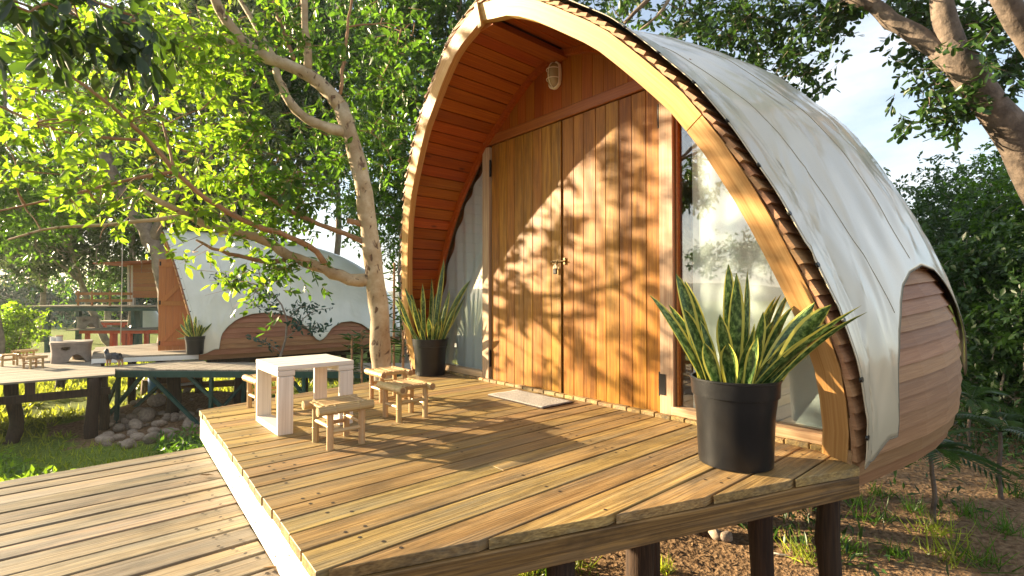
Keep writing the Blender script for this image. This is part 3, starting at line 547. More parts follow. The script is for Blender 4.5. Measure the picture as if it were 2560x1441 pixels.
for side, lab in ((1, 'pale curtain drawn behind the narrow glass left of the doors'), (-1, 'white scalloped curtain behind the glass right of the doors, above the big pot')):
    m = MB(); yl = np.linspace(1.0, 1.80, 60) if side > 0 else np.linspace(1.02, 1.62, 50); P = np.zeros((len(yl), 20, 3))
    for i, y in enumerate(yl):
        zt = ztop(y, .10) if y < 1.75 else .9
        zb = .05
        for j, q in enumerate(np.linspace(0, 1, 20)):
            yy = y
            if side < 0: yy = 1.02 + .035 + .008 * abs(math.sin(q * 60)) * (1 - (y - 1.02) / .6) + (y - 1.02) * (1.0 - .62 * max(0, .55 - q) / .55)
            P[i, j] = (FACX + .050 + (.014 if side > 0 else .007) * math.sin(y * 42 + .6 * math.sin(q * 4)), side * yy, zb + (zt - zb) * q)
    m.grid(P); c = m.build('curtain', M['curtain'], None, smooth=True, world=False); c.location = PC; tag(c, lab, 'curtain', 'curtains inside the near cabin')
# white appliance behind the right pane
ap = thing('floor_air_conditioner', 'white boxy appliance with a paper label standing behind the right window pane', 'appliance', (2.62 + .34, 2.64 - 1.66, .0))
m = MB(); m.box((2.62 + .48, 2.64 - 1.58, .30), (.22, .40, .52)); m.build('body', M['appliance_grey'], ap, bevel=.012)
m = MB(); m.box((2.62 + .36, 2.64 - 1.42, .31), (.018, .075, .54)); m.build('side_strip', M['appliance'], ap, bevel=.004)
m = MB(); m.box((2.62 + .48, 2.64 - 1.58, .585), (.23, .41, .045)); m.build('top_panel', M['appliance'], ap, bevel=.01)
m = MB()
for k in range(7): m.box((2.62 + .365, 2.64 - 1.50 - k * .018, .585), (.004, .006, .03))
m.build('vent_slots', M['ink'], ap)
m = MB(); m.box((2.62 + .367, 2.64 - 1.56, .42), (.003, .06, .085)); lb = m.build('paper_label', M['paper'], ap)
m = MB()
for a, b, c, d in ((.012, .445, .028, .006), (-.012, .43, .02, .004), (0.0, .405, .04, .003), (.014, .392, .016, .012), (-.012, .392, .018, .012)): m.box((2.62 + .3645, 2.64 - 1.56 + a, b), (.002, c, d))
m.build('print', M['ink'], lb)
# lamp and padlock on the front
lx, ly, lz = 2.62 + FACX, 2.69, 2.465
lm = thing('bulkhead_lamp', 'cream oval bulkhead lamp with wire guard on the gable above the doors', 'wall lamp', (lx, ly, lz))
def capsule(hw, hh, n=28):
    o = []
    for k in range(n):
        a = 2 * math.pi * k / n; c, s_ = math.cos(a), math.sin(a); o.append((ly + hw * c, lz + (hh - hw) * (1 if s_ > 0 else -1) * min(1, abs(s_) * 3) + hw * s_))
    return o
m = MB(); m.prismx(capsule(.058, .105), lx - .030, lx - .004); m.build('base_plate', M['lamp'], lm, bevel=.004)
m = MB(); P = np.array([[(lx - .03 - .055 * math.sin(b), ly + (y - ly) * .86 * math.cos(b), lz + (z - lz) * .88 * math.cos(b)) for y, z in capsule(.058, .105) + [capsule(.058, .105)[0]]] for b in np.linspace(0, 1.5, 8)]); m.grid(P); m.build('globe', M['lamp_glass'], lm, smooth=True)
for kind in range(4):
    m = MB()
    if kind == 0: pts = [(lx - .03 - .064 * math.sin(math.pi * q), ly, lz + .10 * math.cos(math.pi * q)) for q in np.linspace(0, 1, 15)]
    elif kind == 3: pts = [(lx - .034, y, z) for y, z in capsule(.056, .103) + [capsule(.056, .103)[0]]]
    else:
        zc = lz + (.04 if kind == 1 else -.035); pts = [(lx - .03 - .062 * math.sin(math.pi * q), ly + .056 * math.cos(math.pi * q), zc) for q in np.linspace(0, 1, 13)]
    m.tube(pts, .0032, 6); m.build('guard_wire', M['lamp'], lm, smooth=True)
pl = thing('padlock', 'small dark padlock hanging from the brass bolt of the double doors', 'padlock', (2.62 + FACX - .02, 2.64 + .045, .955))
m = MB(); m.box((2.62 + FACX - .026, 2.64 + .045, .945), (.016, .036, .045)); m.build('body', M['black_metal'], pl, bevel=.004)
m = MB(); m.tube([(2.62 + FACX - .026, 2.64 + .045 + .013 * math.cos(a), .966 + .03 * math.sin(a)) for a in np.linspace(0, math.pi, 9)], .0035, 6); m.build('shackle', M['steel'], pl)
# ------------------------------------------------------------------ decks
EDGE = [1.38, 1.524, 1.658, 1.78, 1.891, 2.034, 2.156, 2.282, 2.412, 2.535, 2.657, 2.79, 2.948, 3.127, 3.253, 3.404, 3.549, 3.70, 3.855]
def build_deck(root, P, dx, dy, z, mats, near):
    """planks run along x between the riser line and the front wall; the front edge is cut askew"""
    ys = [.66, .80, .94, 1.08, 1.23] + EDGE + [3.99, 4.13, 4.27]
    fa, fb = np.array((.50, 1.385)), np.array((2.60, .67)); la, lb = np.array((.50, 1.385)), np.array((.618, 3.86)); ba, bb = np.array((.618, 3.86)), np.array((2.5, 4.30))
    def xs(y):      # left and right ends at this y
        if y < fa[1]: l = fa[0] + (y - fa[1]) / (fb[1] - fa[1]) * (fb[0] - fa[0])
        elif y <= lb[1]: l = la[0] + (y - la[1]) / (lb[1] - la[1]) * (lb[0] - la[0])
        else: l = ba[0] + (y - ba[1]) / (bb[1] - ba[1]) * (bb[0] - ba[0])
        return l, (2.60 if y < .74 else 2.735)
    nails = MB()
    for a, b in zip(ys[:-1], ys[1:]):
        a2, b2 = a + .0048 + random.uniform(0, .003), b - .0048; h = random.uniform(-.0015, .0015)
        l1, r1 = xs(a2); l2, r2 = xs(b2)
        if a2 < fa[1] < b2: pass
        l1 = min(l1, r1 - .02); l2 = min(l2, r2 - .02); j = random.uniform(-.003, .003) if b <= 3.87 and a >= 1.38 else 0
        pieces = [(l1 + j, l2 + j, r1, r2)]
        if near and abs(a - 1.658) < .01: pieces = [(l1 + j, l2 + j, 1.395, 1.395), (1.3985, 1.3985, r1, r2)]
        for (p, q, u, v) in pieces:
            m = MB(); m.prism([(p + dx, a2 + dy), (u + dx, a2 + dy), (v + dx, b2 + dy), (q + dx, b2 + dy)], z - .035 + h, z + h); m.build('plank', mats[0], root, bevel=.0018)
        for xn in (.66, .72, 1.42, 1.95, 2.02, 2.62):
            for yn in (a2 + .03, b2 - .03):
                if xs(yn)[0] + .03 < xn and random.random() < .55:
                    x_ = xn + random.uniform(-.02, .02); y_ = yn + random.uniform(-.008, .008)
                    for pc in [0]: nails.lathe([(.0001, 0), (.0068, 0)], 7, (x_ + dx, y_ + dy, z + h + .0012))
    if near: nails.build('nail_heads', M['nail'], root, kind='stuff')
    m = MB(); m.bar((fa[0] + .012 + dx, fa[1] + .005 + dy, z - .081), (fb[0] + .0 + dx, fb[1] + .012 + dy, z - .081), .04, .088); m.build('fascia', mats[1], root, bevel=.004)
    rh = .150 if near else .104; m = MB(); m.bar((la[0] + .019 + dx, la[1] + .005 + dy, z - .036 - rh / 2), (lb[0] + .019 + dx, lb[1] - .004 + dy, z - .036 - rh / 2), .03, rh); m.build('riser_board', M['white_board'], root, bevel=.003)
    if near:
        m = MB()
        for q in np.linspace(.04, .97, 15):
            for hq in (.065, .145): c_ = np.array((la[0] + (lb[0] - la[0]) * q + .003, la[1] + (lb[1] - la[1]) * q + random.uniform(-.03, .03), z - hq + random.uniform(-.012, .012))); m.tube([c_, c_ + np.array((.003, 0, 0))], .004, 7)
        m.build('riser_nails', M['nail'], root, kind='stuff')
    m = MB(); m.bar((ba[0] + .02 + dx, ba[1] - .02 + dy, z - .082), (bb[0] + dx, bb[1] - .02 + dy, z - .082), .04, .09); m.build('joist', mats[1], root)
    for q in (1.1, 1.75, 2.4):
        y0 = 1.385 + (q - .5) / 2.1 * (-.715) + .05; m = MB(); m.box((q + dx, (y0 + 4.0) / 2 + dy, z - .086), (.05, 4.0 - y0, .095)); m.build('joist', mats[1], root)
dk = thing('front_deck', 'near upper plank deck with white riser and skewed front edge, before the double doors', 'deck', (0, 0, 0), 0, 'plank decks of the cabins')
build_deck(dk, None, 0, 0, 0.0, (M['deck'], M['fascia']), True)
yy = .80
while yy < 4.2:
    b = yy + random.uniform(.09, .125); m = MB(); m.box((2.765, (yy + b) / 2, .006 + random.uniform(-.003, .003)), (.05, b - yy - .004, .030)); m.build('threshold_block', M['deck'], dk, bevel=.005); yy = b
for i, (x, y, r, zt) in enumerate([(3.25, .98, .062, -.17), (3.1, 1.30, .064, -.17), (2.65, 1.85, .082, -.14), (.9, 1.9, .07, -.14), (.85, 3.5, .07, -.14), (2.2, 3.9, .07, -.14), (3.3, 2.2, .06, -.17), (4.6, 2.6, .07, -.17), (5.5, 1.8, .07, -.17), (3.4, 3.9, .07, -.17), (5.0, 3.7, .07, -.17), (1.35, 1.28, .05, -.14)]):
    g = float(gz(x, y)) - .15; n = 7; zz_ = np.linspace(g, zt, n); wob = [(x + random.uniform(-.012, .012), y + random.uniform(-.012, .012), q) for q in zz_]
    m = MB(); m.tube(wob, [r * random.uniform(.88, 1.1) for _ in range(n)], 12); m.build('post', M['log'], dk if zt > -.15 else pod, smooth=True)
lw = thing('lower_deck', 'low weathered plank deck in the foreground, one step below the front deck', 'deck', (0, 0, -.19), 0)
y = -1.6; cuts = [3.655]
while cuts[-1] > -1.6: cuts.append(cuts[-1] - random.uniform(.125, .15))
for b, a in zip(cuts[:-1], cuts[1:]):
    g = .0045 + (.007 if random.random() < .25 else 0) + random.uniform(0, .0015); h = random.uniform(-.002, .002)
    xl = -5.2 + random.uniform(-.02, .02); xr = np.interp((a + b) / 2, [1.385, 3.86], [.50, .618]) + .006 if (a + b) / 2 > 1.40 else .55
    sk = random.uniform(-.004, .004); m = MB(); m.prism([(xl, a + g + sk), (xr, a + g), (xr, b - g), (xl, b - g + sk)], -.225 + h, -.19 + h); m.build('plank', M['old_deck'], lw, bevel=.003)
m = MB()
for b, a in zip(cuts[:-1], cuts[1:]):
    for xn in (.40, .47, -.35, -.9, -1.6, -2.3):
        for yn in (a + .03, b - .03):
            if random.random() < .6: m.lathe([(.0001, 0), (.0068, 0)], 7, (xn + random.uniform(-.03, .03), yn, -.1865))
m.build('nail_heads', M['nail'], lw, kind='stuff')
m = MB(); m.box((-2.3, 3.62, -.275), (5.7, .05, .095)); m.build('joist', M['fascia'], lw)
for x in (-2.5, -.9, .3):
    m = MB(); m.tube([(x, 3.4, float(gz(x, 3.4)) - .1), (x + .01, 3.4, -.23)], .07, 10); m.build('post', M['log'], lw, smooth=True)
# ------------------------------------------------------------------ things on the deck
dm = thing('doormat', 'flat grey speckled doormat on the planks in front of the double doors', 'doormat', (2.49, 2.66, 0))
m = MB(); P = np.zeros((15, 25, 3))
for i, a in enumerate(np.linspace(2.345, 2.645, 15)):
    for j, b in enumerate(np.linspace(2.385, 2.975, 25)): P[i, j] = (a, b, .009 + .0015 * math.sin(j * .6) * math.sin(i * .5))
m.grid(P); o = m.build('pile', M['mat'], dm, smooth=True); q = o.modifiers.new('thick', 'SOLIDIFY'); q.thickness = .005
m = MB(); m.box((2.495, 2.68, .0030), (.306, .596, .0035)); m.build('backing', M['gap'], dm)
tb = thing('low_table', 'low white-washed plank table standing among the bamboo stools', 'table', (1.03, 3.07, 0))
X0, X1, Y0, Y1, H = .815, 1.24, 2.85, 3.29, .374
for k in range(4):
    a = Y0 + k * (Y1 - Y0) / 4; m = MB(); m.box(((X0 + X1) / 2, a + .055, H - .0125), (X1 - X0, .1045, .025)); m.build('top_plank', M['table'], tb, bevel=.003)
for xa, sgn in ((X0, 1), (X1, -1)):
    m = MB(); m.box((xa + sgn * .046, (Y0 + Y1) / 2, H - .041), (.09, Y1 - Y0 - .004, .030)); m.build('top_rail', M['table'], tb, bevel=.003)
    m = MB(); m.box((xa + sgn * .044, (Y0 + Y1) / 2, .0185), (.082, Y1 - Y0 - .062, .034)); m.build('foot_rail', M['table'], tb, bevel=.003)
    for ya in (Y0 + .015, Y1 - .015):
        m = MB(); m.box((xa + sgn * .043, ya, (H - .058) / 2 + .001), (.08, .028, H - .060)); m.build('leg', M['table_leg'], tb, bevel=.003)
def bamboo(mb, uv, a, b, r, n=10, nodes=1):
    a = np.array(a, float); b = np.array(b, float); l = np.linalg.norm(b - a); ss = [0]; rr = [1.0]
    for k in range(nodes):
        c = (k + random.uniform(.35, .65)) / nodes; ss += [c - .02, c - .006, c + .006, c + .02]; rr += [1.0, 1.09, 1.09, 1.0]
    ss.append(1); rr.append(1.0); base = len(mb.v); mb.tube([a + (b - a) * q for q in ss], [r * q for q in rr], n)
    uv += [(ss[i] * l + random.random() * 0 , k / n * 2 * math.pi * r) for i in range(len(ss)) for k in range(n)]
def make_stool(label, loc, rz, group, L=.285, W=.205, H=.215, lx=.165, ly=.185):
    t = thing('bamboo_stool', label, 'stool', loc, rz, group); FR[t.name] = ((0, 0, 0), 0)
    for sx in (-1, 1):
        for sy in (-1, 1):
            m = MB(); uv = []; bamboo(m, uv, (sx * lx / 2, sy * ly / 2, 0), (sx * lx / 2, sy * ly / 2, H - .03), .0165, 10, 1); m.build('leg', M['bamboo'], t, smooth=False, world=False, uv=uv)
    for sy in (-1, 1):
        m = MB(); uv = []; off = random.uniform(-.012, .012); bamboo(m, uv, (-L / 2 + off, sy * W / 2, H - .02), (L / 2 + off, sy * W / 2, H - .02), .0225, 12, 2); rl = m.build('top_rail', M['bamboo'], t, world=False, uv=uv)
        m = MB()
        for e in (-1, 1):
            xx = off + e * (L / 2 + .0015); m.tube([(xx - e * .003, sy * W / 2, H - .02), (xx, sy * W / 2, H - .02)], .016, 10)
        m.build('cut_end', M['bamboo_end'], rl, world=False)
    for sx in (-1, 1):
        m = MB(); uv = []; bamboo(m, uv, (sx * lx / 2 * 1.15, -W / 2 + .01, H - .014), (sx * lx / 2 * 1.15, W / 2 - .01, H - .014), .0155, 10, 1); m.build('cross_rail', M['bamboo'], t, world=False, uv=uv)
        m = MB(); uv = []; bamboo(m, uv, (sx * lx / 2, -ly / 2, H * .52), (sx * lx / 2, ly / 2, H * .52), .011, 8, 1); m.build('stretcher', M['bamboo'], t, world=False, uv=uv)
    for sy in (-1, 1):
        m = MB(); uv = []; bamboo(m, uv, (-lx / 2, sy * ly / 2, H * .40), (lx / 2, sy * ly / 2, H * .40), .011, 8, 1); m.build('stretcher', M['bamboo'], t, world=False, uv=uv)
    for k in range(8):
        yy = -W / 2 + .034 + k * (W - .068) / 7; m = MB(); m.box((0, yy, H - .0035 + random.uniform(-.002, .002)), (lx * 1.15 + .05, .0135, .006)); m.build('seat_slat', M['bamboo'], t, world=False, uv=[(p[0] + k, p[1]) for p in m.v])
    FR[t.name] = (tuple(loc), rz); return t
g = 'bamboo stools around the low white table'
st = make_stool('bamboo stool in front of the white table, its long rails facing the camera', (1.022, 2.535, 0), 0.02, g)
copy_tree(st, (1.552, 2.800, 0), math.pi / 2 + .03, 'bamboo stool right of the white table, the nearer of the two side by side')
copy_tree(st, (1.735, 3.385, 0), math.pi / 2 - .02, 'bamboo stool beside the black pot at the far deck corner')
copy_tree(st, (.985, 3.66, 0), math.pi / 2 + .05, 'bamboo stool half hidden behind the white table')
# ------------------------------------------------------------------ potted snake plants
def blade(root, p0, p1, wd, side, bend, n=9, twist=0.0, tip=1.0):
    p0 = np.array(p0, float); p1 = np.array(p1, float); d = p1 - p0; l = np.linalg.norm(d)
    q = np.linspace(0, 1, n); up = np.array((0, 0, 1.0)); ctrl = p0 + up * l * (.5 + bend) * .9 + d * .12
    ctrl = (p0 + p1) / 2 + (up * l * .5 - (d / 2) * (d @ up) / (l * l) * l / max(l, 1e-6) * 0) * bend
    C = ((1 - q) ** 2)[:, None] * p0 + (2 * q * (1 - q))[:, None] * ctrl + (q ** 2)[:, None] * p1
    T = unit(np.gradient(C, axis=0)); sd = np.array(side, float); V = []; uv = []
    for i in range(n):
        s_ = sd - T[i] * (sd @ T[i]); s_ /= np.linalg.norm(s_); nr = np.cross(s_, T[i]); a = twist * q[i]; s2 = s_ * math.cos(a) + nr * math.sin(a); n2 = -s_ * math.sin(a) + nr * math.cos(a)
        w_ = wd * (.60 + .40 * min(1, q[i] / .45)) * (1 - max(0, (q[i] - .55) / .45) ** 2.2) + .0012
        for u in (-1, -.5, 0, .5, 1): V.append(C[i] + s2 * (u * w_ / 2) + n2 * (w_ * .22 * (abs(u) ** 1.5))); uv.append((u, q[i] * l))
    m = MB(); m.add(V, [(i * 5 + c, i * 5 + c + 1, (i + 1) * 5 + c + 1, (i + 1) * 5 + c) for i in range(n - 1) for c in range(4)])
    m.build('leaf', M['snake'], root, smooth=True, uv=uv)
def pot(root, c, s=1.0):
    c = np.array(c); a, h = .172 * s, .385 * s
    m = MB(); m.lathe([(.001, .006), (a * .90, .003), (a * .915, .02 * s), (a * .985, h * .78), (a * .99, h * .79), (a * 1.075, h * .80), (a * 1.10, h * .975), (a * 1.125, h * .98), (a * 1.125, h), (a * 1.06, h), (a * 1.03, h * .8), (a * .95, h * .5)], 40, c); m.build('pot', M['pot'], root, smooth=False); 
    for o in root.children:
        if o.name.startswith('pot'): o.data.polygons.foreach_set('use_smooth', [True] * len(o.data.polygons)); e = o.modifiers.new('edge', 'EDGE_SPLIT'); e.split_angle = R(35)
    m = MB(); m.lathe([(.001, h * .90), (a * .6, h * .90), (a * 1.045, h * .885)], 24, c); m.build('soil', M['soil'], root, smooth=True)
def snake_plant(label, c, s, tips, dspan, seed, wd=.062, extra=0):
    rg = random.Random(seed); t = thing('potted_snake_plant', label, 'potted plant', c, 0, 'potted snake plants'); pot(t, c, s); c = np.array(c); D = (c - EYE) @ F2
    base = c + np.array((0, 0, .34 * s))
    for k, (x, y, w_, dd) in enumerate(tips):
        p1 = at(x, y, D + dd * dspan); off = p1 - base; off[2] = 0; hh = np.linalg.norm(off); off = off / max(hh, 1e-6) * min(.115 * s, hh * .42) + np.array((rg.uniform(-.03, .03) * s, rg.uniform(-.03, .03) * s, 0))
        f_ = rg.uniform(-.5, .5); side = Rv * math.cos(f_) + Fv * math.sin(f_) ; lean = (p1 - base) @ Rv
        if abs(lean) > .12: side = unit(np.cross(p1 - base, F2 + Uv * rg.uniform(-.3, .3)) * (1 if lean > 0 else -1))
        blade(t, base + off, p1, wd * s * w_, side, rg.uniform(-.05, .42), 11, rg.uniform(-.9, .9))
    for k in range(extra):
        a = rg.uniform(0, 6.28); r_ = rg.uniform(.03, .11) * s; hh = rg.uniform(.14, .36) * s; p0 = base + np.array((math.cos(a) * r_, math.sin(a) * r_, 0)); ln = rg.uniform(.2, .9)
        f_ = rg.uniform(-1, 1); blade(t, p0, p0 + np.array((math.cos(a) * hh * ln, math.sin(a) * hh * ln, hh)), wd * s * rg.uniform(.6, .95), Rv * math.cos(f_) + Fv * math.sin(f_), rg.uniform(.0, .2), 9, rg.uniform(-.6, .6))
    return t
big = [(1623, 737, .75, -.2), (1690, 685, .95, 0), (1712, 702, .8, .5), (1708, 771, .8, -.6), (1672, 762, .65, .7), (1821, 660, .85, .4), (1841, 682, 1.05, -.1), (1868, 678, .5, .8), (1800, 786, .9, -.9), (1941, 741, .85, .9), (1953, 736, .5, 1.), (1975, 725, .4, 1.),
       (2037, 756, 1.1, -.8), (2079, 762, 1.25, -1.8), (2154, 764, .85, -3.0), (2168, 781, .4, -2.9), (2115, 812, .6, -2.4), (2062, 811, .85, -1.5), (1908, 779, .9, -.2), (1886, 808, .95, -1.), (1821, 858, 1.1, -1.), (1760, 857, .9, -.9), (1835, 770, .7, .6), (1780, 760, .6, 1.), (1935, 800, .9, .6), (1985, 765, .95, .0), (1862, 745, .8, .9), (2010, 830, .8, -.9), (1750, 800, .7, .2), (1905, 850, .7, -1.)]
snake_plant('large potted snake plant with yellow-edged leaves at the right deck corner before the window', (2.262, 1.058, 0.0), 1.0, [b_ for i_, b_ in enumerate(big) if i_ not in (23, 26)], .12, 3, .068, 3)
mid = [(993, 737, .7, -.2), (1012, 719, .85, .4), (1056, 709, .8, -.3), (1079, 695, .85, .5), (1110, 648, .95, .2), (1176, 701, .85, -.2), (1162, 741, .7, .4), (1124, 723, .9, -.5), (1120, 737, .6, .6), (1072, 790, .8, -.9), (1019, 712, .5, .9), (999, 786, .6, .3), (1030, 748, .9, -.8), (1098, 760, .7, .8), (1140, 765, .8, -.6), (1045, 770, .7, .2), (1090, 735, .6, .9)]
snake_plant('tall potted snake plant standing left of the doors beside the narrow window', (2.575, 4.165, 0.0), .90, mid, .14, 8, .066, 8)
# ------------------------------------------------------------------ the second cabin, its deck, terrace and boardwalk
P2 = (2.10, 14.10, -.45); RZ2 = R(-5)
pod2 = thing('arched_cabin', 'second arched cabin with orange boards seen side on beyond the tree', 'cabin', P2, RZ2, 'arched wooden cabins')
build_pod(pod2, 5.25, False, M['hull2'], 'tarp2', '', NB=34)
tp2 = thing('tarpaulin_cover', 'white scalloped tarpaulin over the second cabin behind the tree trunk', 'tarpaulin', P2, RZ2, 'tarpaulins over the cabins')
build_tarp(tp2, 5.25, M['tarp2'], 5, '', nx=80)
def loc2(x, y, z):     # second cabin's frame to world
    c, s_ = math.cos(RZ2), math.sin(RZ2); return (P2[0] + x * c - y * s_, P2[1] + x * s_ + y * c, P2[2] + z)
# open plank door of the second cabin
hinge = np.array(loc2(.10, -1.0, .02)); od = thing('open_plank_door', 'open orange door with Z braces swung out beside the second cabin', 'door', tuple(hinge))
p_in = at(470, 868, 12.3); e = unit(np.array((hinge - at(392, 868, (hinge - EYE) @ F2 - .35)) * np.array((1, 1, 0)))); DWd, DHd = .80, 2.0; n_ = np.array((e[1], -e[0], 0.0)); far_ = hinge - e * DWd
if n_ @ (EYE - hinge) < 0: n_ = -n_
def dpt(u, v, k=0): return far_ + e * u + np.array((0, 0, v)) + n_ * k
for k in range(6):
    a, b = k * DWd / 6 + .002, (k + 1) * DWd / 6 - .002; m = MB(); m.hexa([dpt(a, 0), dpt(b, 0), dpt(b, 0, .02), dpt(a, 0, .02), dpt(a, DHd), dpt(b, DHd), dpt(b, DHd, .02), dpt(a, DHd, .02)]); m.build('door_board', M['orange_door'], od)
for v in (.10, .98, 1.83):
    m = MB(); m.hexa([dpt(.0, v, .021), dpt(DWd, v, .021), dpt(DWd, v, .045), dpt(.0, v, .045), dpt(.0, v + .10, .021), dpt(DWd, v + .10, .021), dpt(DWd, v + .10, .045), dpt(.0, v + .10, .045)]); m.build('ledge', M['orange_door'], od, bevel=.003)
for v in (.20, 1.08):
    m = MB(); m.hexa([dpt(.02, v, .0215), dpt(.13, v, .0215), dpt(.13, v, .044), dpt(.02, v, .044), dpt(DWd - .13, v + .75, .0215), dpt(DWd - .02, v + .75, .0215), dpt(DWd - .02, v + .75, .044), dpt(DWd - .13, v + .75, .044)]); m.build('brace', M['orange_door'], od)
for v in (.12, 1.0, 1.85):
    m = MB(); c = dpt(.03, v + .05, .05); m.box(c, (.03, .03, .09)); m.build('hinge', M['black_metal'], od)
d2 = thing('front_deck', 'far plank deck with pale riser in front of the second cabin', 'deck', (0, 0, 0), 0, 'plank decks of the cabins')
build_deck(d2, None, -.28, 11.47, -.44, (M['grey_deck'], M['white_board']), False)
for x, y in ((.9, 13.4), (2.0, 12.6), (3.2, 12.7), (4.2, 12.5), (5.2, 12.6), (6.2, 13.2), (3.2, 14.5), (4.6, 14.6)):
    m = MB(); m.tube([(x, y, float(gz(x, y)) - .1), (x, y, -.60)], .075, 9); m.build('post', M['log'], pod2, smooth=True)
m = MB(); m.bar(loc2(.15, -1.78, -.20), loc2(4.2, -1.5, -.20), .07, .13); m.build('floor_joist', M['log'], pod2)
D3 = np.array(loc2(-.28, -1.55, .0))
far_tips = [(455, 780, .8, 0), (470, 785, 1, .3), (462, 800, .8, -.3), (480, 775, .8, .5), (490, 790, .9, -.2), (498, 800, .9, .4), (435, 822, .5, -.5), (440, 848, .5, .2), (450, 810, .8, .6), (505, 812, .8, 0), (485, 806, .7, -.8), (475, 815, .8, .8)]
pc3 = onz(487, 886, -.44)
snake_plant('distant potted snake plant on the far deck beside the open orange door', tuple(pc3), .98, far_tips, .25, 5, .085, 10)
# terrace in front of it: planks along x
tz = -.58
ter = thing('terrace', 'weathered plank terrace on log posts with clay fire table and stools', 'terrace', (0, 0, tz))
ya, yb_ = 10.95, 16.2; n = 44
for k in range(n):
    a = ya + k * (yb_ - ya) / n; b = ya + (k + 1) * (yb_ - ya) / n - .006
    xr = .50 + (a - 10.9) * .05 if a < 11.72 else (2.0 if a < 12.35 else .36); 
    m = MB(); m.box(((-4.4 + xr) / 2, (a + b) / 2, tz - .015 + random.uniform(-.002, .002)), (xr + 4.4, b - a, .03)); m.build('plank', M['grey_deck'], ter)
m = MB(); m.box((-2.0, 11.02, tz - .28), (4.9, .07, .12)); m.build('beam', M['log'], ter)
m = MB(); m.box((-2.0, 13.6, tz - .12), (4.9, .07, .14)); m.build('beam', M['log'], ter)
for x in (-.55, -1.9): m = MB(); m.box((x, 11.03, tz - .125), (.12, .09, .19)); m.build('block', M['log'], ter)
def crooked(px, D, ztop_, r, par, wig):
    p = at(px, 950, D); zg = float(gz(p[0], p[1])) - .1; q = np.linspace(0, 1, 9); pts = [(p[0] + wig * math.sin(t * 4 + px) * (1 - t), p[1] + wig * math.cos(t * 5) * (1 - t) * .5, zg + (ztop_ - zg) * t) for t in q]
    m = MB(); m.tube(pts, [r * (1.12 - .12 * t + .06 * math.sin(t * 19 + px)) for t in q], 12); m.build('post', M['log'], par, smooth=True)
crooked(236, 8.45, tz - .03, .085, ter, .05); crooked(258, 8.9, tz - .03, .07, ter, .04); crooked(28, 8.0, tz - .03, .085, ter, -.12); crooked(-60, 9.0, tz - .03, .1, ter, .1); crooked(150, 12.5, tz - .03, .09, ter, .05)
bw = thing('boardwalk', 'narrow grey boardwalk on a dark green steel frame behind the table', 'boardwalk', (0, 0, tz))
A = onz(286, 924, tz); B = onz(1120, 927, tz); dirw = unit(B - A); nw = np.array((-dirw[1], dirw[0], 0)); Lw = np.linalg.norm(B - A) + 1.5; Ww = 1.0; k = 0; s_ = 0.0
n = int(Lw / .105)
for k in range(n):
    a = A + dirw * (k * .105) ; b = A + dirw * (k * .105 + .099); m = MB(); m.hexa([(*(p[:2]), tz - .025) for p in (a, b, b + nw * Ww, a + nw * Ww)] + [(*(p[:2]), tz + (.0015 if k % 2 else 0)) for p in (a, b, b + nw * Ww, a + nw * Ww)]); m.build('plank', M['grey_deck_y'], bw)
for o_ in (.02, Ww - .02):
    m = MB(); m.bar(A + dirw * .0 + nw * o_ + np.array((0, 0, -.085)), A + dirw * Lw + nw * o_ + np.array((0, 0, -.085)), .05, .115); m.build('beam', M['green_metal'], bw, bevel=.004)
def gp(px, py, back=0.0):
    d = ray(px, py); p = EYE + d * (((A + nw * back - EYE) @ nw) / (d @ nw)); return p
def strut(name, a, b, back=0.03, w_=.055): m = MB(); m.bar(gp(*a, back), gp(*b, back), w_, w_, up=nw); m.build(name, M['green_metal'], bw)
for a, b, bk in (((297, 935), (290, 1072), .05), ((529, 935), (526, 1042), .05), ((224, 940), (222, 1075), .9), ((612, 935), (606, 1020), .9), ((760, 935), (760, 1040), .05), ((990, 935), (990, 1040), .05), ((905, 935), (903, 1010), .9)): strut('upright', a, b, bk)
for a, b, bk in (((357, 938), (246, 1068), .08), ((372, 938), (500, 1066), .08), ((300, 938), (250, 1050), .92), ((400, 962), (296, 1058), .92), ((468, 938), (552, 1016), .12), ((628, 938), (560, 1015), .9), ((720, 938), (800, 1040), .1), ((735, 938), (650, 1040), .9), ((860, 940), (960, 1040), .1)): strut('brace', a, b, bk)
for px, D_, r in ((433, 9.6, .11), (402, 11.2, .10), (606, 10.4, .13), (655, 10.8, .1)): crooked(px, D_, tz - .04, r, bw, .04)
cr_ = thing('wooden_crate', 'small wooden crate on a log rail beneath the boardwalk', 'crate', tuple(at(463, 945, 11.0)))
c0 = at(463, 946, 11.0); m = MB(); m.box(c0, (.36, .30, .16)); m.build('box', M['brown_wall'], cr_); m = MB(); m.box(c0 + np.array((0, 0, -.11)), (.50, .42, .035)); m.build('lid', M['table'], cr_)
m = MB(); m.bar(at(400, 968, 10.9), at(640, 955, 11.6), .13, .13); m.build('log_rail', M['fascia'], bw)
bk_ = at(390, 975, 12.2); bkt = thing('blue_drum', 'blue plastic drum standing on the grass under the boardwalk', 'drum', (bk_[0], bk_[1], float(gz(bk_[0], bk_[1])))); z_ = float(gz(bk_[0], bk_[1])); m = MB(); m.lathe([(.001, 0), (.15, 0), (.165, .05), (.165, .2), (.172, .22), (.165, .24), (.165, .42), (.15, .45), (.001, .45)], 20, (bk_[0], bk_[1], z_)); m.build('body', M['blue'], bkt, smooth=True); m = MB(); m.lathe([(.151, .44), (.153, .46), (.14, .462), (.001, .457)], 20, (bk_[0], bk_[1], z_)); m.build('lid', M['tin'], bkt)
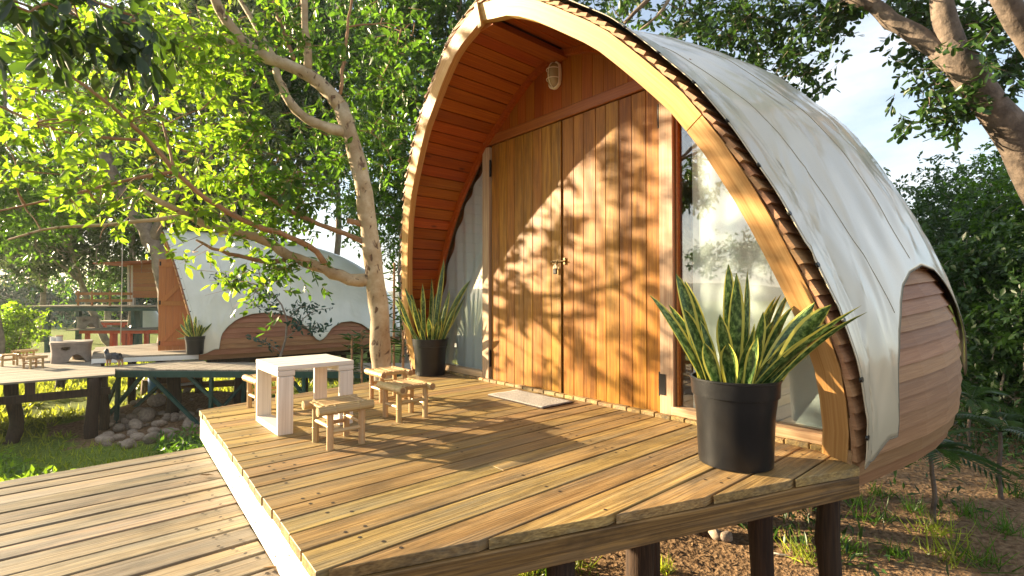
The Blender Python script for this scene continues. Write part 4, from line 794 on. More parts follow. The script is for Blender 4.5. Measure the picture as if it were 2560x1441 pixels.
sp_ = at(368, 985, 12.2); stp = thing('wooden_stump', 'short pale cut log standing beside the blue drum', 'stump', (sp_[0], sp_[1], float(gz(sp_[0], sp_[1])))); z_ = float(gz(sp_[0], sp_[1])); m = MB(); m.tube([(sp_[0], sp_[1], z_ - .03), (sp_[0] + .02, sp_[1], z_ + .33)], .14, 12); m.build('log', M['fascia'], stp, smooth=False)
# clay fire table
def fire_table(label, c, s, group):
    t = thing('clay_fire_table', label, 'fire table', tuple(c), 0, group); c = np.array(c); Hh, r = .40 * s, .35 * s; na, nz_ = 96, 24; V = []; idx = {}; Fs = []
    th = np.linspace(0, 2 * math.pi, na, endpoint=False)
    m = MB()
    def rad(a, z): 
        q = (abs(math.cos(a)) ** 4 + abs(math.sin(a)) ** 4) ** -.25; return r * q * .93 * (1 - .06 * math.sin(z / Hh * math.pi))
    face = math.atan2(*(EYE - c)[[1, 0]])
    for i, a in enumerate(th):
        lift = max(0.0, math.sin((a - face) * 4 + .6)) ** .6 * .16 * s * (1 if True else 0)
        for j in range(nz_ + 1): z = lift + (Hh - lift) * j / nz_; q = rad(a, z); V.append((c[0] + q * math.cos(a), c[1] + q * math.sin(a), c[2] + z))
    for i in range(na):
        for j in range(nz_):
            a = (th[i] - face + math.pi) % (2 * math.pi) - math.pi; zz_ = V[i * (nz_ + 1) + j][2] - c[2]
            if ((a + .30) / .22) ** 2 + ((zz_ - .27 * s) / (.04 * s)) ** 2 < 1: continue
            k2 = (i + 1) % na; Fs.append((i * (nz_ + 1) + j, k2 * (nz_ + 1) + j, k2 * (nz_ + 1) + j + 1, i * (nz_ + 1) + j + 1))
    m.add(V, Fs); o = m.build('base', M['clay'], t, smooth=True); q = o.modifiers.new('wall', 'SOLIDIFY'); q.thickness = .035 * s; q.offset = -1
    m = MB(); m.add([(c[0] + rad(a, Hh) * 1.01 * math.cos(a), c[1] + rad(a, Hh) * 1.01 * math.sin(a), c[2] + Hh + z) for z in (-.03 * s, .012 * s) for a in th[::2]], [tuple(range(47, -1, -1)), tuple(range(48, 96))] + [(i, (i + 1) % 48, 48 + (i + 1) % 48, 48 + i) for i in range(48)]); m.build('slab', M['clay'], t)
    return t
fc = onz(145, 909, tz); fc = fc + Fv * .30; ft = fire_table('grey clay fire table with an oval hole and two white tins on top', fc, 1.02, 'clay fire tables')
for i, (px, h_, lab) in enumerate(((133, .085, 'plain white tin on the clay fire table, left of the pair'), (148, .10, 'white tin with a brown lid on the clay fire table, right of the pair'))):
    D_ = (fc - EYE) @ F2; p = at(px, 862, D_); p[2] = tz + .408 + .013; t = thing('tin', lab, 'tin', tuple(p), 0, 'tins on the clay fire table'); m = MB(); m.lathe([(.001, 0), (.052, 0), (.052, h_), (.046, h_), (.044, h_ * .6), (.001, h_ * .6)] if i == 0 else [(.001, 0), (.056, 0), (.056, h_), (.001, h_)], 20, p); m.build('body', M['tin'], t)
    if i: m = MB(); m.lathe([(.001, h_ + .016), (.060, h_ + .016), (.060, h_ - .004), (.057, h_ - .004)], 20, p); m.build('lid', M['bamboo_end'], t)
g2 = 'bamboo stools on the far terrace'
for px, py, rz, lab in ((83, 921, .5, 'bamboo stool on the far terrace, just left of the clay fire table'), (20, 915, 1.9, 'bamboo stool on the far terrace, cut by the left edge of the photo'), (62, 902, .6, 'bamboo stool on the far terrace, farthest one behind the other two left stools'), (203, 897, 1.3, 'bamboo stool on the far terrace, right of the clay fire table')):
    p = onz(px, py, tz); t = copy_tree(st, (p[0], p[1], tz), rz, lab); t['group'] = g2; t.scale = (1.12, 1.12, 1.05)
# dog
dp = onz(283, 917, tz)
def skin(edges, verts, radii, name, mat, parent, sub=2):
    me = bpy.data.meshes.new(name); me.from_pydata([tuple(v) for v in verts], edges, []); me.materials.append(mat); o = link(name, me, parent); mo = o.modifiers.new('skin', 'SKIN'); mo.use_smooth_shade = True
    for i, r in enumerate(radii): me.skin_vertices[0].data[i].radius = (r, r) if np.isscalar(r) else r
    me.skin_vertices[0].data[0].use_root = True; q = o.modifiers.new('smooth', 'SUBSURF'); q.levels = sub; q.render_levels = sub; return o
def dogmat():
    m, n, p, o = newmat('dog_coat'); Lk = n.links.new; t = n.nodes.new('ShaderNodeTexCoord'); s_ = n.nodes.new('ShaderNodeSeparateXYZ'); Lk(t.outputs['Object'], s_.inputs[0])
    a = n.nodes.new('ShaderNodeTexNoise'); a.inputs['Scale'].default_value = 60; Lk(t.outputs['Object'], a.inputs['Vector']); f_ = n.nodes.new('ShaderNodeMath'); f_.operation = 'MULTIPLY_ADD'; f_.inputs[1].default_value = .05; Lk(a.outputs['Fac'], f_.inputs[0]); Lk(s_.outputs['Z'], f_.inputs[2])
    r = ramp(n, [(0.10, (.42, .24, .12)), (.145, (.34, .20, .11)), (.17, (.025, .027, .032)), (.40, (.05, .053, .06))]); Lk(f_.outputs[0], r.inputs[0]); Lk(r.outputs[0], p.inputs['Base Color']); p.inputs['Roughness'].default_value = .6; return m
dog = thing('dog', 'small black and tan dog standing on the terrace looking away to the left', 'dog', (dp[0], dp[1], tz)); dr_ = math.atan2(Rv[1], Rv[0]); dog.rotation_euler = (0, 0, dr_); FR[dog.name] = ((dp[0], dp[1], tz), dr_)
vts = [(.06, 0, .20), (.0, 0, .205), (-.08, 0, .20), (-.125, 0, .225), (-.145, .01, .27), (-.155, .03, .295), (-.17, .055, .29), (.12, 0, .20), (.15, 0, .19), (.185, 0, .16), (.205, 0, .165),
       (-.085, -.035, .14), (-.088, -.036, .07), (-.09, -.036, .012), (-.085, .035, .14), (-.09, .036, .07), (-.10, .036, .012), (.125, -.038, .14), (.145, -.038, .075), (.128, -.038, .012), (.125, .038, .14), (.15, .038, .075), (.14, .038, .012), (-.128, -.012, .335), (-.148, .048, .335)]
eds = [(0, 1), (1, 2), (2, 3), (3, 4), (4, 5), (5, 6), (0, 7), (7, 8), (8, 9), (9, 10), (2, 11), (11, 12), (12, 13), (2, 14), (14, 15), (15, 16), (7, 17), (17, 18), (18, 19), (7, 20), (20, 21), (21, 22), (5, 23), (5, 24)]
rad = [.062, .060, .064, .045, .040, .042, .020, .055, .018, .010, .007, .024, .013, .013, .024, .013, .013, .030, .014, .013, .030, .014, .013, .010, .010]
skin(eds, vts, rad, 'body', dogmat(), dog)
# ------------------------------------------------------------------ third building, red boardwalks, swing rope
hx = thing('stilt_house', 'brown board house raised on green posts, half hidden behind the leaves at left', 'house', tuple(at(300, 800, 19)))
DH_ = 19.0
def hp(px, py, dz=0): return at(px, py, DH_ + dz)
ax_ = unit((hp(400, 700) - hp(330, 700)))
for k in range(10):
    y0 = 745 - k * 9.0; m = MB(); m.bar(hp(326, y0 - 4.5), hp(470, y0 - 4.5), .03 + .004 * (k % 2), 8.6 / FOC * DH_); m.build('wall_board', M['brown_wall'], hx)
m = MB(); m.bar(hp(326, 702, .2), hp(326, 702, 2.5), .05, 1.38); m.build('side_wall', M['brown_wall'], hx)
m = MB(); m.bar(hp(296, 664, .4), hp(480, 656, .4), 2.4, .05); m.build('roof', M['roof_tin'], hx)
for px in (322, 331): m = MB(); m.bar(hp(px, 664), hp(px, 770), .07, .07, up=Rv); m.build('corner_post', M['table'], hx)
m = MB(); m.bar(hp(120, 772, .4), hp(480, 772, .4), 2.2, .12); m.build('platform', M['green_metal'], hx)
m = MB(); m.bar(hp(120, 765, .4), hp(480, 765, .4), 2.3, .05); m.build('platform_floor', M['grey_deck'], hx)
for py in (735, 752): m = MB(); m.bar(hp(190, py, -.6), hp(330, py, -.6), .05, .10); m.build('railing', M['brown_wall'], hx)
for px in (195, 230, 275): m = MB(); m.bar(hp(px, 728, -.6), hp(px, 768, -.6), .05, .05, up=Rv); m.build('railing_post', M['brown_wall'], hx)
for px, dz in ((197, -.5), (335, -.5), (342, .6), (350, 1.4), (120, .2)): 
    p = hp(px, 775, dz); m = MB(); m.bar((p[0], p[1], float(gz(p[0], p[1])) - .1), p, .13, .13, up=Rv); m.build('stilt', M['green_metal'], hx)
def red_walk(label, D_, y_top, x0, x1, legs, grp):
    t = thing('red_boardwalk', label, 'boardwalk', tuple(at((x0 + x1) / 2, y_top, D_)), 0, grp); m = MB(); m.bar(at(x0, y_top, D_ + .5), at(x1, y_top, D_ + .5), 1.2, .04); m.build('deck', M['grey_deck'], t)
    m = MB(); m.bar(at(x0, y_top + 7, D_), at(x1, y_top + 7, D_), .07, .12); m.build('beam', M['red_metal'], t)
    for px in legs: p = at(px, y_top + 10, D_ + random.uniform(0, .8)); m = MB(); m.bar((p[0], p[1], float(gz(p[0], p[1])) - .05), p, .11, .11, up=Rv); m.build('leg', M['red_metal'], t)
red_walk('long red steel boardwalk with many legs on the sunny lawn', 18.0, 823, 200, 396, (219, 281, 288, 312, 318, 325, 366), 'red boardwalks on the lawn'); red_walk('farther red steel boardwalk standing behind the long one', 25.0, 803, 247, 340, (262, 308, 334), 'red boardwalks on the lawn')
p = at(219, 831, 18.5); fire_table('smaller distant clay fire table on the red boardwalk', (p[0], p[1], at(0, 822, 18.0)[2]), 1.0, 'clay fire tables')
tt_ = thing('distant_tent', 'far white tent standing behind the green posts', 'tent', tuple(at(372, 800, 24))); m = MB(); c = at(372, 817, 24); zt = at(372, 755, 24)[2]; Pq = []
for i, a in enumerate(np.linspace(0, 2 * math.pi, 25)):
    Pq.append([(c[0] + (.75 + .05 * math.sin(a * 7)) * q * math.cos(a) , c[1] + .75 * q * math.sin(a), zt + (c[2] - zt) * (q ** 1.0) - 1.0 * max(0, q - 1)) for q in (.02, .3, .6, .85, 1.0)])
m.grid(np.array(Pq)); m.build('canvas', M['tarp2'], tt_, smooth=True); m = MB(); m.tube([(c[0], c[1], float(gz(c[0], c[1]))), (c[0], c[1], zt)], .05, 8); m.build('pole', M['log'], tt_)
rp = thing('swing_rope', 'pale rope hanging straight down from the trees over the lawn', 'rope', tuple(at(303, 870, 14))); m = MB(); m.tube([at(306, 560, 14), at(305, 700, 14), at(303, 800, 14), at(301, 872, 14)], .012, 6); m.build('rope', M['rope'], rp, smooth=True)
HAZE = 0.00045
# ------------------------------------------------------------------ leaves and trees
def leaf_arrays(P, D, Nn, L, W, kind):
    P = np.asarray(P); n = len(P); D = unit(D); Sd = unit(np.cross(D, Nn)); Nn = np.cross(Sd, D); L = L[:, None]; W = W[:, None]
    if kind == 'fine':      # pointed oval, folded along the midrib, 6 triangles
        c = [(0, 0, 0), (.5, 0, -.06), (1, 0, -.05), (.28, -.46, .03), (.68, -.36, .02), (.28, .46, .03), (.68, .36, .02)]
        f = [(0, 3, 1), (3, 4, 1), (4, 2, 1), (0, 1, 5), (5, 1, 6), (6, 1, 2)]
    elif kind == 'round':   # blunt, widest past the middle
        c = [(0, 0, 0), (.55, 0, -.05), (1, 0, -.02), (.45, -.40, .03), (.85, -.36, .02), (.45, .40, .03), (.85, .36, .02)]
        f = [(0, 3, 1), (3, 4, 1), (4, 2, 1), (0, 1, 5), (5, 1, 6), (6, 1, 2)]
    elif kind == 'blade':
        c = [(0, -.5, 0), (0, .5, 0), (.6, -.3, .05), (.6, .3, .05), (1, 0, .0)]; f = [(0, 1, 3), (0, 3, 2), (2, 3, 4)]
    else:
        c = [(0, 0, 0), (.45, -.5, .08), (1, 0, 0), (.45, .5, .08)]; f = [(0, 2, 1), (0, 3, 2)]
    V = np.stack([P + D * (L * a) + Sd * (W * b) + Nn * (L * h) for a, b, h in c], 1); k = len(c)
    Fa = (np.arange(n)[:, None, None] * k + np.array(f)[None]).reshape(-1, 3)
    return V.reshape(-1, 3), Fa, k
def sun_keep(P, rng, door=.55, deck=.0, low=.4):
    P = np.asarray(P); keep = np.ones(len(P)); tf = (2.8 - P[:, 0]) / (-S[0]); hit = P - S * tf[:, None]
    fac = (tf > 0) & (hit[:, 1] > .6) & (hit[:, 1] < 3.7) & (hit[:, 2] > -.02) & (hit[:, 2] < 2.0)
    cl = .5 + .5 * np.sin(hit[:, 1] * 9 + 2 * np.sin(hit[:, 2] * 5)) * np.sin(hit[:, 2] * 8 + 1.5)
    keep[fac] = door * 2 * cl[fac]
    for z, x0, x1, y0, y1, k in ((0, .42, 2.75, .6, 4.4, deck), (-.19, -3.5, .5, -1, 3.65, low), (-.09, .3, .62, 1.3, 3.9, deck * .6)):
        t = (P[:, 2] - z) / S[2]; h = P - S * t[:, None]; q = (t > 0) & (h[:, 0] > x0) & (h[:, 0] < x1) & (h[:, 1] > y0) & (h[:, 1] < y1) & ~fac; keep[q] = np.minimum(keep[q], k)
    return rng.random(len(P)) < keep
def twig_leaves(P, D, Ln, nl, ls, rng, droop=.15, spread=1.0):
    """leaves along straight twigs: returns positions, directions, normals, lengths"""
    n = len(P); j = (np.arange(nl) + .6) / nl; q = P[:, None] + D[:, None] * (Ln[:, None, None] * j[None, :, None]); q[..., 2] -= droop * (j ** 2)[None] * Ln[:, None]
    rnd = rng.normal(size=(n, nl, 3)); d = unit(D[:, None] * .75 + unit(rnd) * spread + np.array((0, 0, -.18))); nn = unit(rng.normal(size=(n, nl, 3)) * .6 + np.array((0, 0, 1.0)))
    L = ls * rng.uniform(.5, 1.3, (n, nl)); return q.reshape(-1, 3), d.reshape(-1, 3), nn.reshape(-1, 3), L.reshape(-1)
def stems(P, D, Ln, r):
    n = len(P); E_ = P + D * Ln[:, None]; A = unit(np.cross(D, np.array((.3, .2, 1.0)))); B = np.cross(D, A); V = []
    for k in range(3):
        a = 2.094 * k; o = (A * math.cos(a) + B * math.sin(a)); V += [P + o * r, E_ + o * r * .4]
    V = np.stack(V, 1).reshape(-1, 3); f = np.array([(0, 2, 3), (0, 3, 1), (2, 4, 5), (2, 5, 3), (4, 0, 1), (4, 1, 5)]); return V, (np.arange(n)[:, None, None] * 6 + f[None]).reshape(-1, 3)
def curve(pts, n=14, wob=0.0, seed=0):
    pts = np.array(pts, float); s_ = np.concatenate([[0], np.cumsum(np.linalg.norm(np.diff(pts, axis=0), axis=1))]); q = np.linspace(0, s_[-1], n)
    o = np.stack([np.interp(q, s_, pts[:, i]) for i in range(3)], 1)
    for _ in range(2): o[1:-1] = .25 * o[:-2] + .5 * o[1:-1] + .25 * o[2:]
    if wob: o[1:-1] += np.random.default_rng(seed).normal(size=(n - 2, 3)) * wob
    return o
def limb(name, pts, r0, r1, mat, par, n=16, wob=.0, sides=10, seed=0):
    if par is T: r0, r1 = r0 * .9, r1 * .9
    c = curve(pts, n, wob, seed); r = np.linspace(r0, r1, n) * (1 + .06 * np.sin(np.arange(n) * 2.1 + seed)); m = MB(); m.tube(c, r, sides); m.build(name, mat, par, smooth=True); return c
def px_path(L): return [at(*p) for p in L]
def connect(skel, C, rng):
    """thin boughs from the nearest known point to every clump centre"""
    pts = np.array(skel); m = MB()
    for c in C[np.argsort([np.min(np.linalg.norm(pts - q, axis=1)) for q in C])]:
        d = np.linalg.norm(pts - c, axis=1) + .25 * np.maximum(0, pts[:, 2] - c[2]); a = pts[d.argmin()]; l = np.linalg.norm(c - a); mid = (a + c) / 2 + rng.normal(size=3) * l * .08 + np.array((0, 0, l * .08))
        q = curve([a, mid, c], 6); m.tube(q, np.linspace(.006 + .006 * min(l, 2), .004, 6), 5, caps=False); pts = np.vstack([pts, q[2:]])
    return m
T = None
# ---- the pale tree beside the deck
T = thing('leafy_tree', 'pale barked tree beside the deck whose limbs spread to the left under sunlit leaves', 'tree', tuple(at(955, 920, 6.0)))
FR[T.name] = (tuple(T.location), 0)
D0 = 6.0; base = at(958, 1170, D0); base[2] = float(gz(base[0], base[1])) - .1
trunk = [tuple(base), at(957, 930, 6.0), at(948, 800, 6.0), at(936, 690, 6.0), at(925, 590, 6.0), at(910, 480, 6.0), at(893, 390, 6.0), at(872, 320, 6.0), at(850, 262, 6.0)]
sk = []
sk += list(limb('trunk', trunk, .155, .098, M['bark'], T, 26, .006, 14, 1))
sk += list(limb('branch', px_path([(852, 268, 6), (815, 215, 6), (770, 180, 5.95), (715, 160, 5.9), (655, 145, 5.8), (610, 120, 5.7), (575, 70, 5.6), (540, 10, 5.5), (510, -60, 5.4), (470, -230, 5.3), (400, -420, 5.3)]), .098, .016, M['bark'], T, 22, .006, 12, 2))
sk += list(limb('branch', px_path([(868, 335, 6), (830, 322, 5.95), (790, 310, 5.9), (745, 285, 5.85), (715, 245, 5.8), (700, 200, 5.8), (690, 175, 5.85)]), .075, .045, M['bark'], T, 16, .005, 12, 3))
sk += list(limb('branch', px_path([(940, 702, 6), (890, 704, 5.95), (840, 688, 5.9), (790, 664, 5.85), (740, 648, 5.8), (690, 618, 5.75), (640, 590, 5.65), (580, 582, 5.5), (530, 570, 5.4), (470, 540, 5.25), (410, 510, 5.1), (350, 470, 4.95)]), .088, .026, M['bark'], T, 26, .006, 12, 4))
sk += list(limb('branch', px_path([(925, 612, 6), (860, 583, 5.9), (790, 558, 5.8), (720, 525, 5.65), (650, 480, 5.5)]), .038, .022, M['brown_branch'], T, 14, .004, 9, 5))
sk += list(limb('branch', px_path([(820, 672, 5.88), (808, 640, 5.8), (760, 605, 5.6), (690, 580, 5.4), (620, 560, 5.2), (550, 520, 5.0), (490, 480, 4.85), (440, 440, 4.7), (400, 385, 4.6), (350, 330, 4.5), (300, 280, 4.4), (215, 225, 4.2), (120, 130, 4.1)]), .040, .012, M['brown_branch'], T, 26, .006, 9, 6))
sk += list(limb('branch', px_path([(715, 652, 5.8), (650, 655, 5.7), (600, 640, 5.6), (540, 625, 5.5), (490, 600, 5.4)]), .034, .014, M['brown_branch'], T, 12, .006, 8, 7))
sk += list(limb('branch', px_path([(600, 118, 5.7), (560, 95, 5.6), (450, 80, 5.4), (380, 115, 5.3), (300, 138, 5.2)]), .036, .022, M['bark'], T, 14, .005, 10, 8))
sk += list(limb('branch', px_path([(440, 440, 4.7), (420, 360, 4.8), (400, 280, 4.9), (390, 220, 5.0)]), .016, .007, M['brown_branch'], T, 10, .004, 7, 9))
sk += list(limb('branch', px_path([(350, 350, 4.5), (240, 345, 4.4), (130, 325, 4.3), (0, 265, 4.2), (-120, 220, 4.1)]), .016, .007, M['brown_branch'], T, 12, .004, 7, 10))
sk += list(limb('branch', px_path([(430, 432, 4.7), (330, 445, 4.6), (230, 475, 4.5), (120, 500, 4.4), (0, 530, 4.3), (-90, 545, 4.2)]), .018, .007, M['brown_branch'], T, 12, .004, 7, 11))
sk += list(limb('branch', px_path([(470, 540, 5.25), (390, 548, 5.1), (300, 560, 5.0), (220, 568, 4.9), (120, 566, 4.8), (20, 600, 4.7)]), .026, .009, M['bark'], T, 12, .004, 8, 12))
sk += list(limb('branch', px_path([(770, 182, 5.95), (765, 110, 5.9), (760, 40, 5.9), (755, -60, 5.85), (740, -260, 5.85), (770, -430, 5.9)]), .052, .014, M['bark'], T, 12, .006, 10, 13))
sk += list(limb('branch', px_path([(850, 235, 6), (862, 150, 6.05), (868, 80, 6.1), (880, 0, 6.1), (885, -60, 6.1)]), .026, .014, M['brown_branch'], T, 12, .006, 8, 14))
sk += list(limb('branch', px_path([(866, 70, 6.1), (900, 62, 6.1), (965, 58, 6.2)]), .013, .008, M['brown_branch'], T, 7, .003, 7, 15))
sk += list(limb('branch', px_path([(690, 150, 5.85), (660, 110, 5.9), (640, 60, 6.0), (600, 0, 6.1), (570, -50, 6.1), (540, -200, 6.2), (560, -330, 6.2)]), .040, .010, M['bark'], T, 12, .006, 9, 16))
sk += list(limb('branch', px_path([(735, 150, 5.9), (705, 70, 6), (680, 0, 6.1), (665, -50, 6.1)]), .026, .015, M['brown_branch'], T, 10, .005, 8, 17))
sk += list(limb('branch_stub', px_path([(920, 565, 6), (885, 556, 5.95), (868, 552, 5.9)]), .045, .034, M['brown_branch'], T, 6, .002, 10, 18))
rng = np.random.default_rng(21)
def clumps(specs, rng):
    C, W_ = [], []
    for px, py, sx, sy, d0, d1, n in specs:
        for _ in range(n): C.append(at(px + rng.uniform(-sx, sx), py + rng.uniform(-sy, sy), rng.uniform(d0, d1)))
    return np.array(C)
spec = [(60, 330, 160, 170, 3.9, 5.0, 30), (250, 330, 150, 150, 4.0, 5.4, 26), (110, 560, 170, 120, 3.9, 5.2, 30), (60, 690, 120, 60, 4.0, 5.0, 14), (230, 640, 60, 60, 4.4, 5.2, 8), (400, 220, 130, 110, 4.6, 5.8, 18), (450, 420, 130, 120, 4.6, 5.8, 16), (560, 420, 110, 110, 5.0, 6.0, 14), (660, 420, 100, 120, 5.3, 6.2, 12), (600, 200, 120, 120, 5.3, 6.4, 14),
        (750, 470, 90, 90, 5.6, 6.4, 9), (560, 560, 70, 40, 4.9, 5.7, 7), (480, 610, 60, 30, 4.9, 5.5, 6), (700, 670, 90, 25, 5.4, 5.9, 6), (800, 360, 60, 60, 6, 6.8, 5), (950, 300, 50, 130, 6.2, 7.2, 6), (980, 110, 60, 90, 6.2, 7.4, 8), (700, 60, 160, 70, 5.6, 6.8, 10), (300, 60, 200, 70, 4.5, 5.6, 14), (480, -330, 160, 110, 5.0, 6.0, 12), (740, -330, 160, 110, 5.4, 6.4, 12), (640, 700, 60, 30, 5.5, 5.8, 2)]
C = clumps(spec, rng); C = C[sun_keep(C, rng, .7, .08, .4)]
connect(sk, C, rng).build('twig', M['brown_branch'], T, smooth=True, kind='stuff')
def clump_twigs(C, per, ln, rng, rad=.16, down=.25, out=None):
    P = np.repeat(C, per, 0) + rng.normal(size=(len(C) * per, 3)) * rad; D = unit(rng.normal(size=(len(P), 3)) * np.array((1, 1, .55)) + np.array((0, 0, -down)) + (0 if out is None else out)); return P, D, rng.uniform(.6, 1.3, len(P)) * ln
P, D, Ln = clump_twigs(C, 7, .28, rng, .16, .25, -Rv * .35); k = sun_keep(P + D * Ln[:, None] * .5, rng); P, D, Ln = P[k], D[k], Ln[k]
V, Fa = stems(P, D, Ln, .0035); fastmesh('fine_twigs', V, Fa, M['brown_branch'], T, kind='stuff')
q, d, nn, L = twig_leaves(P, D, Ln, 9, .112, rng, .2, .95); k = sun_keep(q, rng, .6, .0, .3); q, d, nn, L = q[k], d[k], nn[k], L[k]
dist = np.linalg.norm(q - EYE, axis=1); pr = (q - EYE); xx = CX + FOC * (pr @ Rv) / np.maximum(.1, pr @ F2); yyp = CY - FOC * (pr @ U2) / np.maximum(.1, pr @ F2); inview = (xx > 20) & (xx < 1000) & (yyp > 10) & (yyp < 800)
bright = xx < 620 + 60 * rng.normal(size=len(q))  # leaves on the left get a brighter yellow-green: sun from behind put into colour
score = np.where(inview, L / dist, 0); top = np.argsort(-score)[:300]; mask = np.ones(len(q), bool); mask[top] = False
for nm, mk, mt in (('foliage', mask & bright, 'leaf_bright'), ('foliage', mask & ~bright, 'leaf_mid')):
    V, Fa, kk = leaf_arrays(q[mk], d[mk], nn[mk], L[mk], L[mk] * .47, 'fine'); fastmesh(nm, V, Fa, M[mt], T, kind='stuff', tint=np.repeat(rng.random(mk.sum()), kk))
def leaf_objects(idx, q, d, nn, L, wr, kind, mat, par):
    V, Fa, kk = leaf_arrays(np.zeros((1, 3)), np.array([[1.0, 0, 0]]), np.array([[0, 0, 1.0]]), np.array([1.0]), np.array([wr]), kind); first = None
    loc0 = np.array(FR[par.name][0])
    for i in idx:
        if first is None: o = fastmesh('leaf', V, Fa, M[mat], par, world=False); first = o
        else: o = first.copy(); COL.objects.link(o)
        x = unit(d[i]); y = unit(np.cross(nn[i], x)); z = np.cross(x, y); o.parent = par
        m4 = Matrix(((x[0] * L[i], y[0] * L[i], z[0] * L[i], q[i][0] - loc0[0]), (x[1] * L[i], y[1] * L[i], z[1] * L[i], q[i][1] - loc0[1]), (x[2] * L[i], y[2] * L[i], z[2] * L[i], q[i][2] - loc0[2]), (0, 0, 0, 1))); o.matrix_local = m4
tb_ = [i for i in top if bright[i]]; tm_ = [i for i in top if not bright[i]]
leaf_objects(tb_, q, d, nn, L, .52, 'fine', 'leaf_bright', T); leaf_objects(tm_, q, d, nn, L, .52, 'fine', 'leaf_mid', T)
# a few yellow leaves
yl = [(547, 628, 5.0, .10), (545, 590, 4.95, .08), (757, 580, 5.5, .06), (370, 400, 4.6, .08), (905, 425, 5.9, .06)]
for px, py, dd, l in yl:
    c = at(px, py, dd); V, Fa, kk = leaf_arrays(c[None], (Rv * .8 + Uv * .4)[None], (-Fv + Uv * .2)[None], np.array([l]), np.array([l * .5]), 'fine'); fastmesh('yellow_leaf', V, Fa, M['leaf_yellow'], T)
# ---- dark leaf spray close to the lens, upper left
B_ = thing('overhanging_branch', 'dark large leaved branch hanging into the top left corner', 'branch', tuple(at(-150, -150, 2.6)))
sk2 = list(limb('branch', [at(-900, -700, 2.0), at(-300, -250, 2.4), at(60, -60, 2.5), at(330, 40, 2.6)], .03, .006, M['brown_branch'], B_, 14, .01, 8, 30)); sk2 += list(limb('branch', [at(-300, -250, 2.4), (-.9, 3.0, 2.9), (-1.2, 3.8, 2.9)], .02, .006, M['brown_branch'], B_, 10, .01, 8, 31))
C2 = clumps([(90, 20, 110, 50, 2.1, 2.6, 7), (250, 60, 110, 55, 2.3, 2.8, 7), (370, 60, 50, 40, 2.5, 2.8, 3), (-100, -40, 100, 90, 2.2, 2.6, 5)], rng); C2 = np.vstack([C2, np.array((-1.0, 3.6, 2.75)) + rng.normal(size=(9, 3)) * np.array((.35, .35, .25))])
connect(sk2, C2, rng).build('twig', M['brown_branch'], B_, smooth=True, kind='stuff')
P, D, Ln = clump_twigs(C2, 4, .16, rng, .07, .7); q, d, nn, L = twig_leaves(P, D, Ln, 6, .115, rng, .3, .8); d = unit(d + np.array((0, 0, -.5))); k = sun_keep(q, rng, 1, .15, .5); q, d, nn, L = q[k], d[k], nn[k], L[k]
leaf_objects(range(min(300, len(q))), q, d, nn, L, .42, 'round', 'leaf_near', B_)
if len(q) > 300: V, Fa, kk = leaf_arrays(q[300:], d[300:], nn[300:], L[300:], L[300:] * .42, 'round'); fastmesh('foliage', V, Fa, M['leaf_near'], B_, kind='stuff', tint=np.repeat(rng.random(len(q) - 300), kk))
# ---- trees behind
def crown_tree(name, label, px, py, Dp, rx, rz, nleaf, ls, mat, bark, seed, grp, lean=(0, 0), tr=.16, gx=None, ncl=34, per=None):
    r_ = np.random.default_rng(seed); c = at(px, py, Dp); b = c.copy(); b[:2] += np.array(lean); b[2] = float(gz(b[0], b[1])) - .15
    t = thing(name, label, 'tree', tuple(b), 0, grp); mid = b * .45 + c * .55 + r_.normal(size=3) * .25; top_ = c + np.array((0, 0, rz * .5))
    sk = list(limb('trunk', [b, b * .75 + mid * .25 + r_.normal(size=3) * .08, mid, c, top_], tr, tr * .25, bark, t, 18, .03, 10, seed))
    dirs = unit(r_.normal(size=(ncl, 3))); Cc = c + dirs * np.array((rx, rx, rz)) * (r_.random((ncl, 1)) ** .45) * .92
    for i in range(7):
        a = sk[r_.integers(6, 15)]; e_ = Cc[r_.integers(ncl)]; sk += list(limb('branch', [a, (a + e_) / 2 + r_.normal(size=3) * .3 + np.array((0, 0, .2)), e_], tr * .38, tr * .08, bark, t, 10, .04, 7, seed + i))
    connect(sk, Cc, r_).build('twig', bark, t, smooth=True, kind='stuff')
    npt = 12; tw = max(1, nleaf // (ncl * npt)); P, D, Ln = clump_twigs(Cc, tw, .5, r_, .34 * rx / 3 + .12, .35); k = sun_keep(P, r_, .5, .12, .5); P, D, Ln = P[k], D[k], Ln[k]
    q, d, nn, L = twig_leaves(P, D, Ln, npt, ls, r_, .3, .9); V, Fa, kk = leaf_arrays(q, d, nn, L, L * .42, 'far'); fastmesh('foliage', V, Fa, M[mat], t, kind='stuff', tint=np.repeat(r_.random(len(q)), kk)); return t
gT = 'trees behind the second cabin'
crown_tree('leafy_tree', 'yellow green tree at the far left edge above the lawn', 10, 330, 15, 4.2, 3.6, 22000, .20, 'leaf_mid', M['grey_bark'], 41, gT)
crown_tree('leafy_tree', 'tall dense green tree behind the roof of the stilt house', 330, 250, 24, 6.0, 5.4, 30000, .22, 'leaf_back', M['grey_bark'], 42, gT)
crown_tree('leafy_tree', 'grey twiggy tree rising behind the middle of the second cabin', 590, 300, 18, 4.4, 4.2, 22000, .21, 'leaf_grey', M['grey_bark'], 43, gT)
crown_tree('leafy_tree', 'dark green tree behind the top of the pale tree trunk', 830, 190, 20, 4.4, 4.6, 30000, .22, 'leaf_back', M['grey_bark'], 44, gT)
crown_tree('leafy_tree', 'slender leafy tree in the gap between pale trunk and near cabin', 1010, 350, 14, 2.6, 3.6, 17000, .17, 'leaf_mid', M['grey_bark'], 45, gT)
crown_tree('leafy_tree', 'tall leafy tree behind the peak of the near cabin', 1150, 40, 13, 3.6, 3.4, 24000, .18, 'leaf_back', M['grey_bark'], 46, gT)
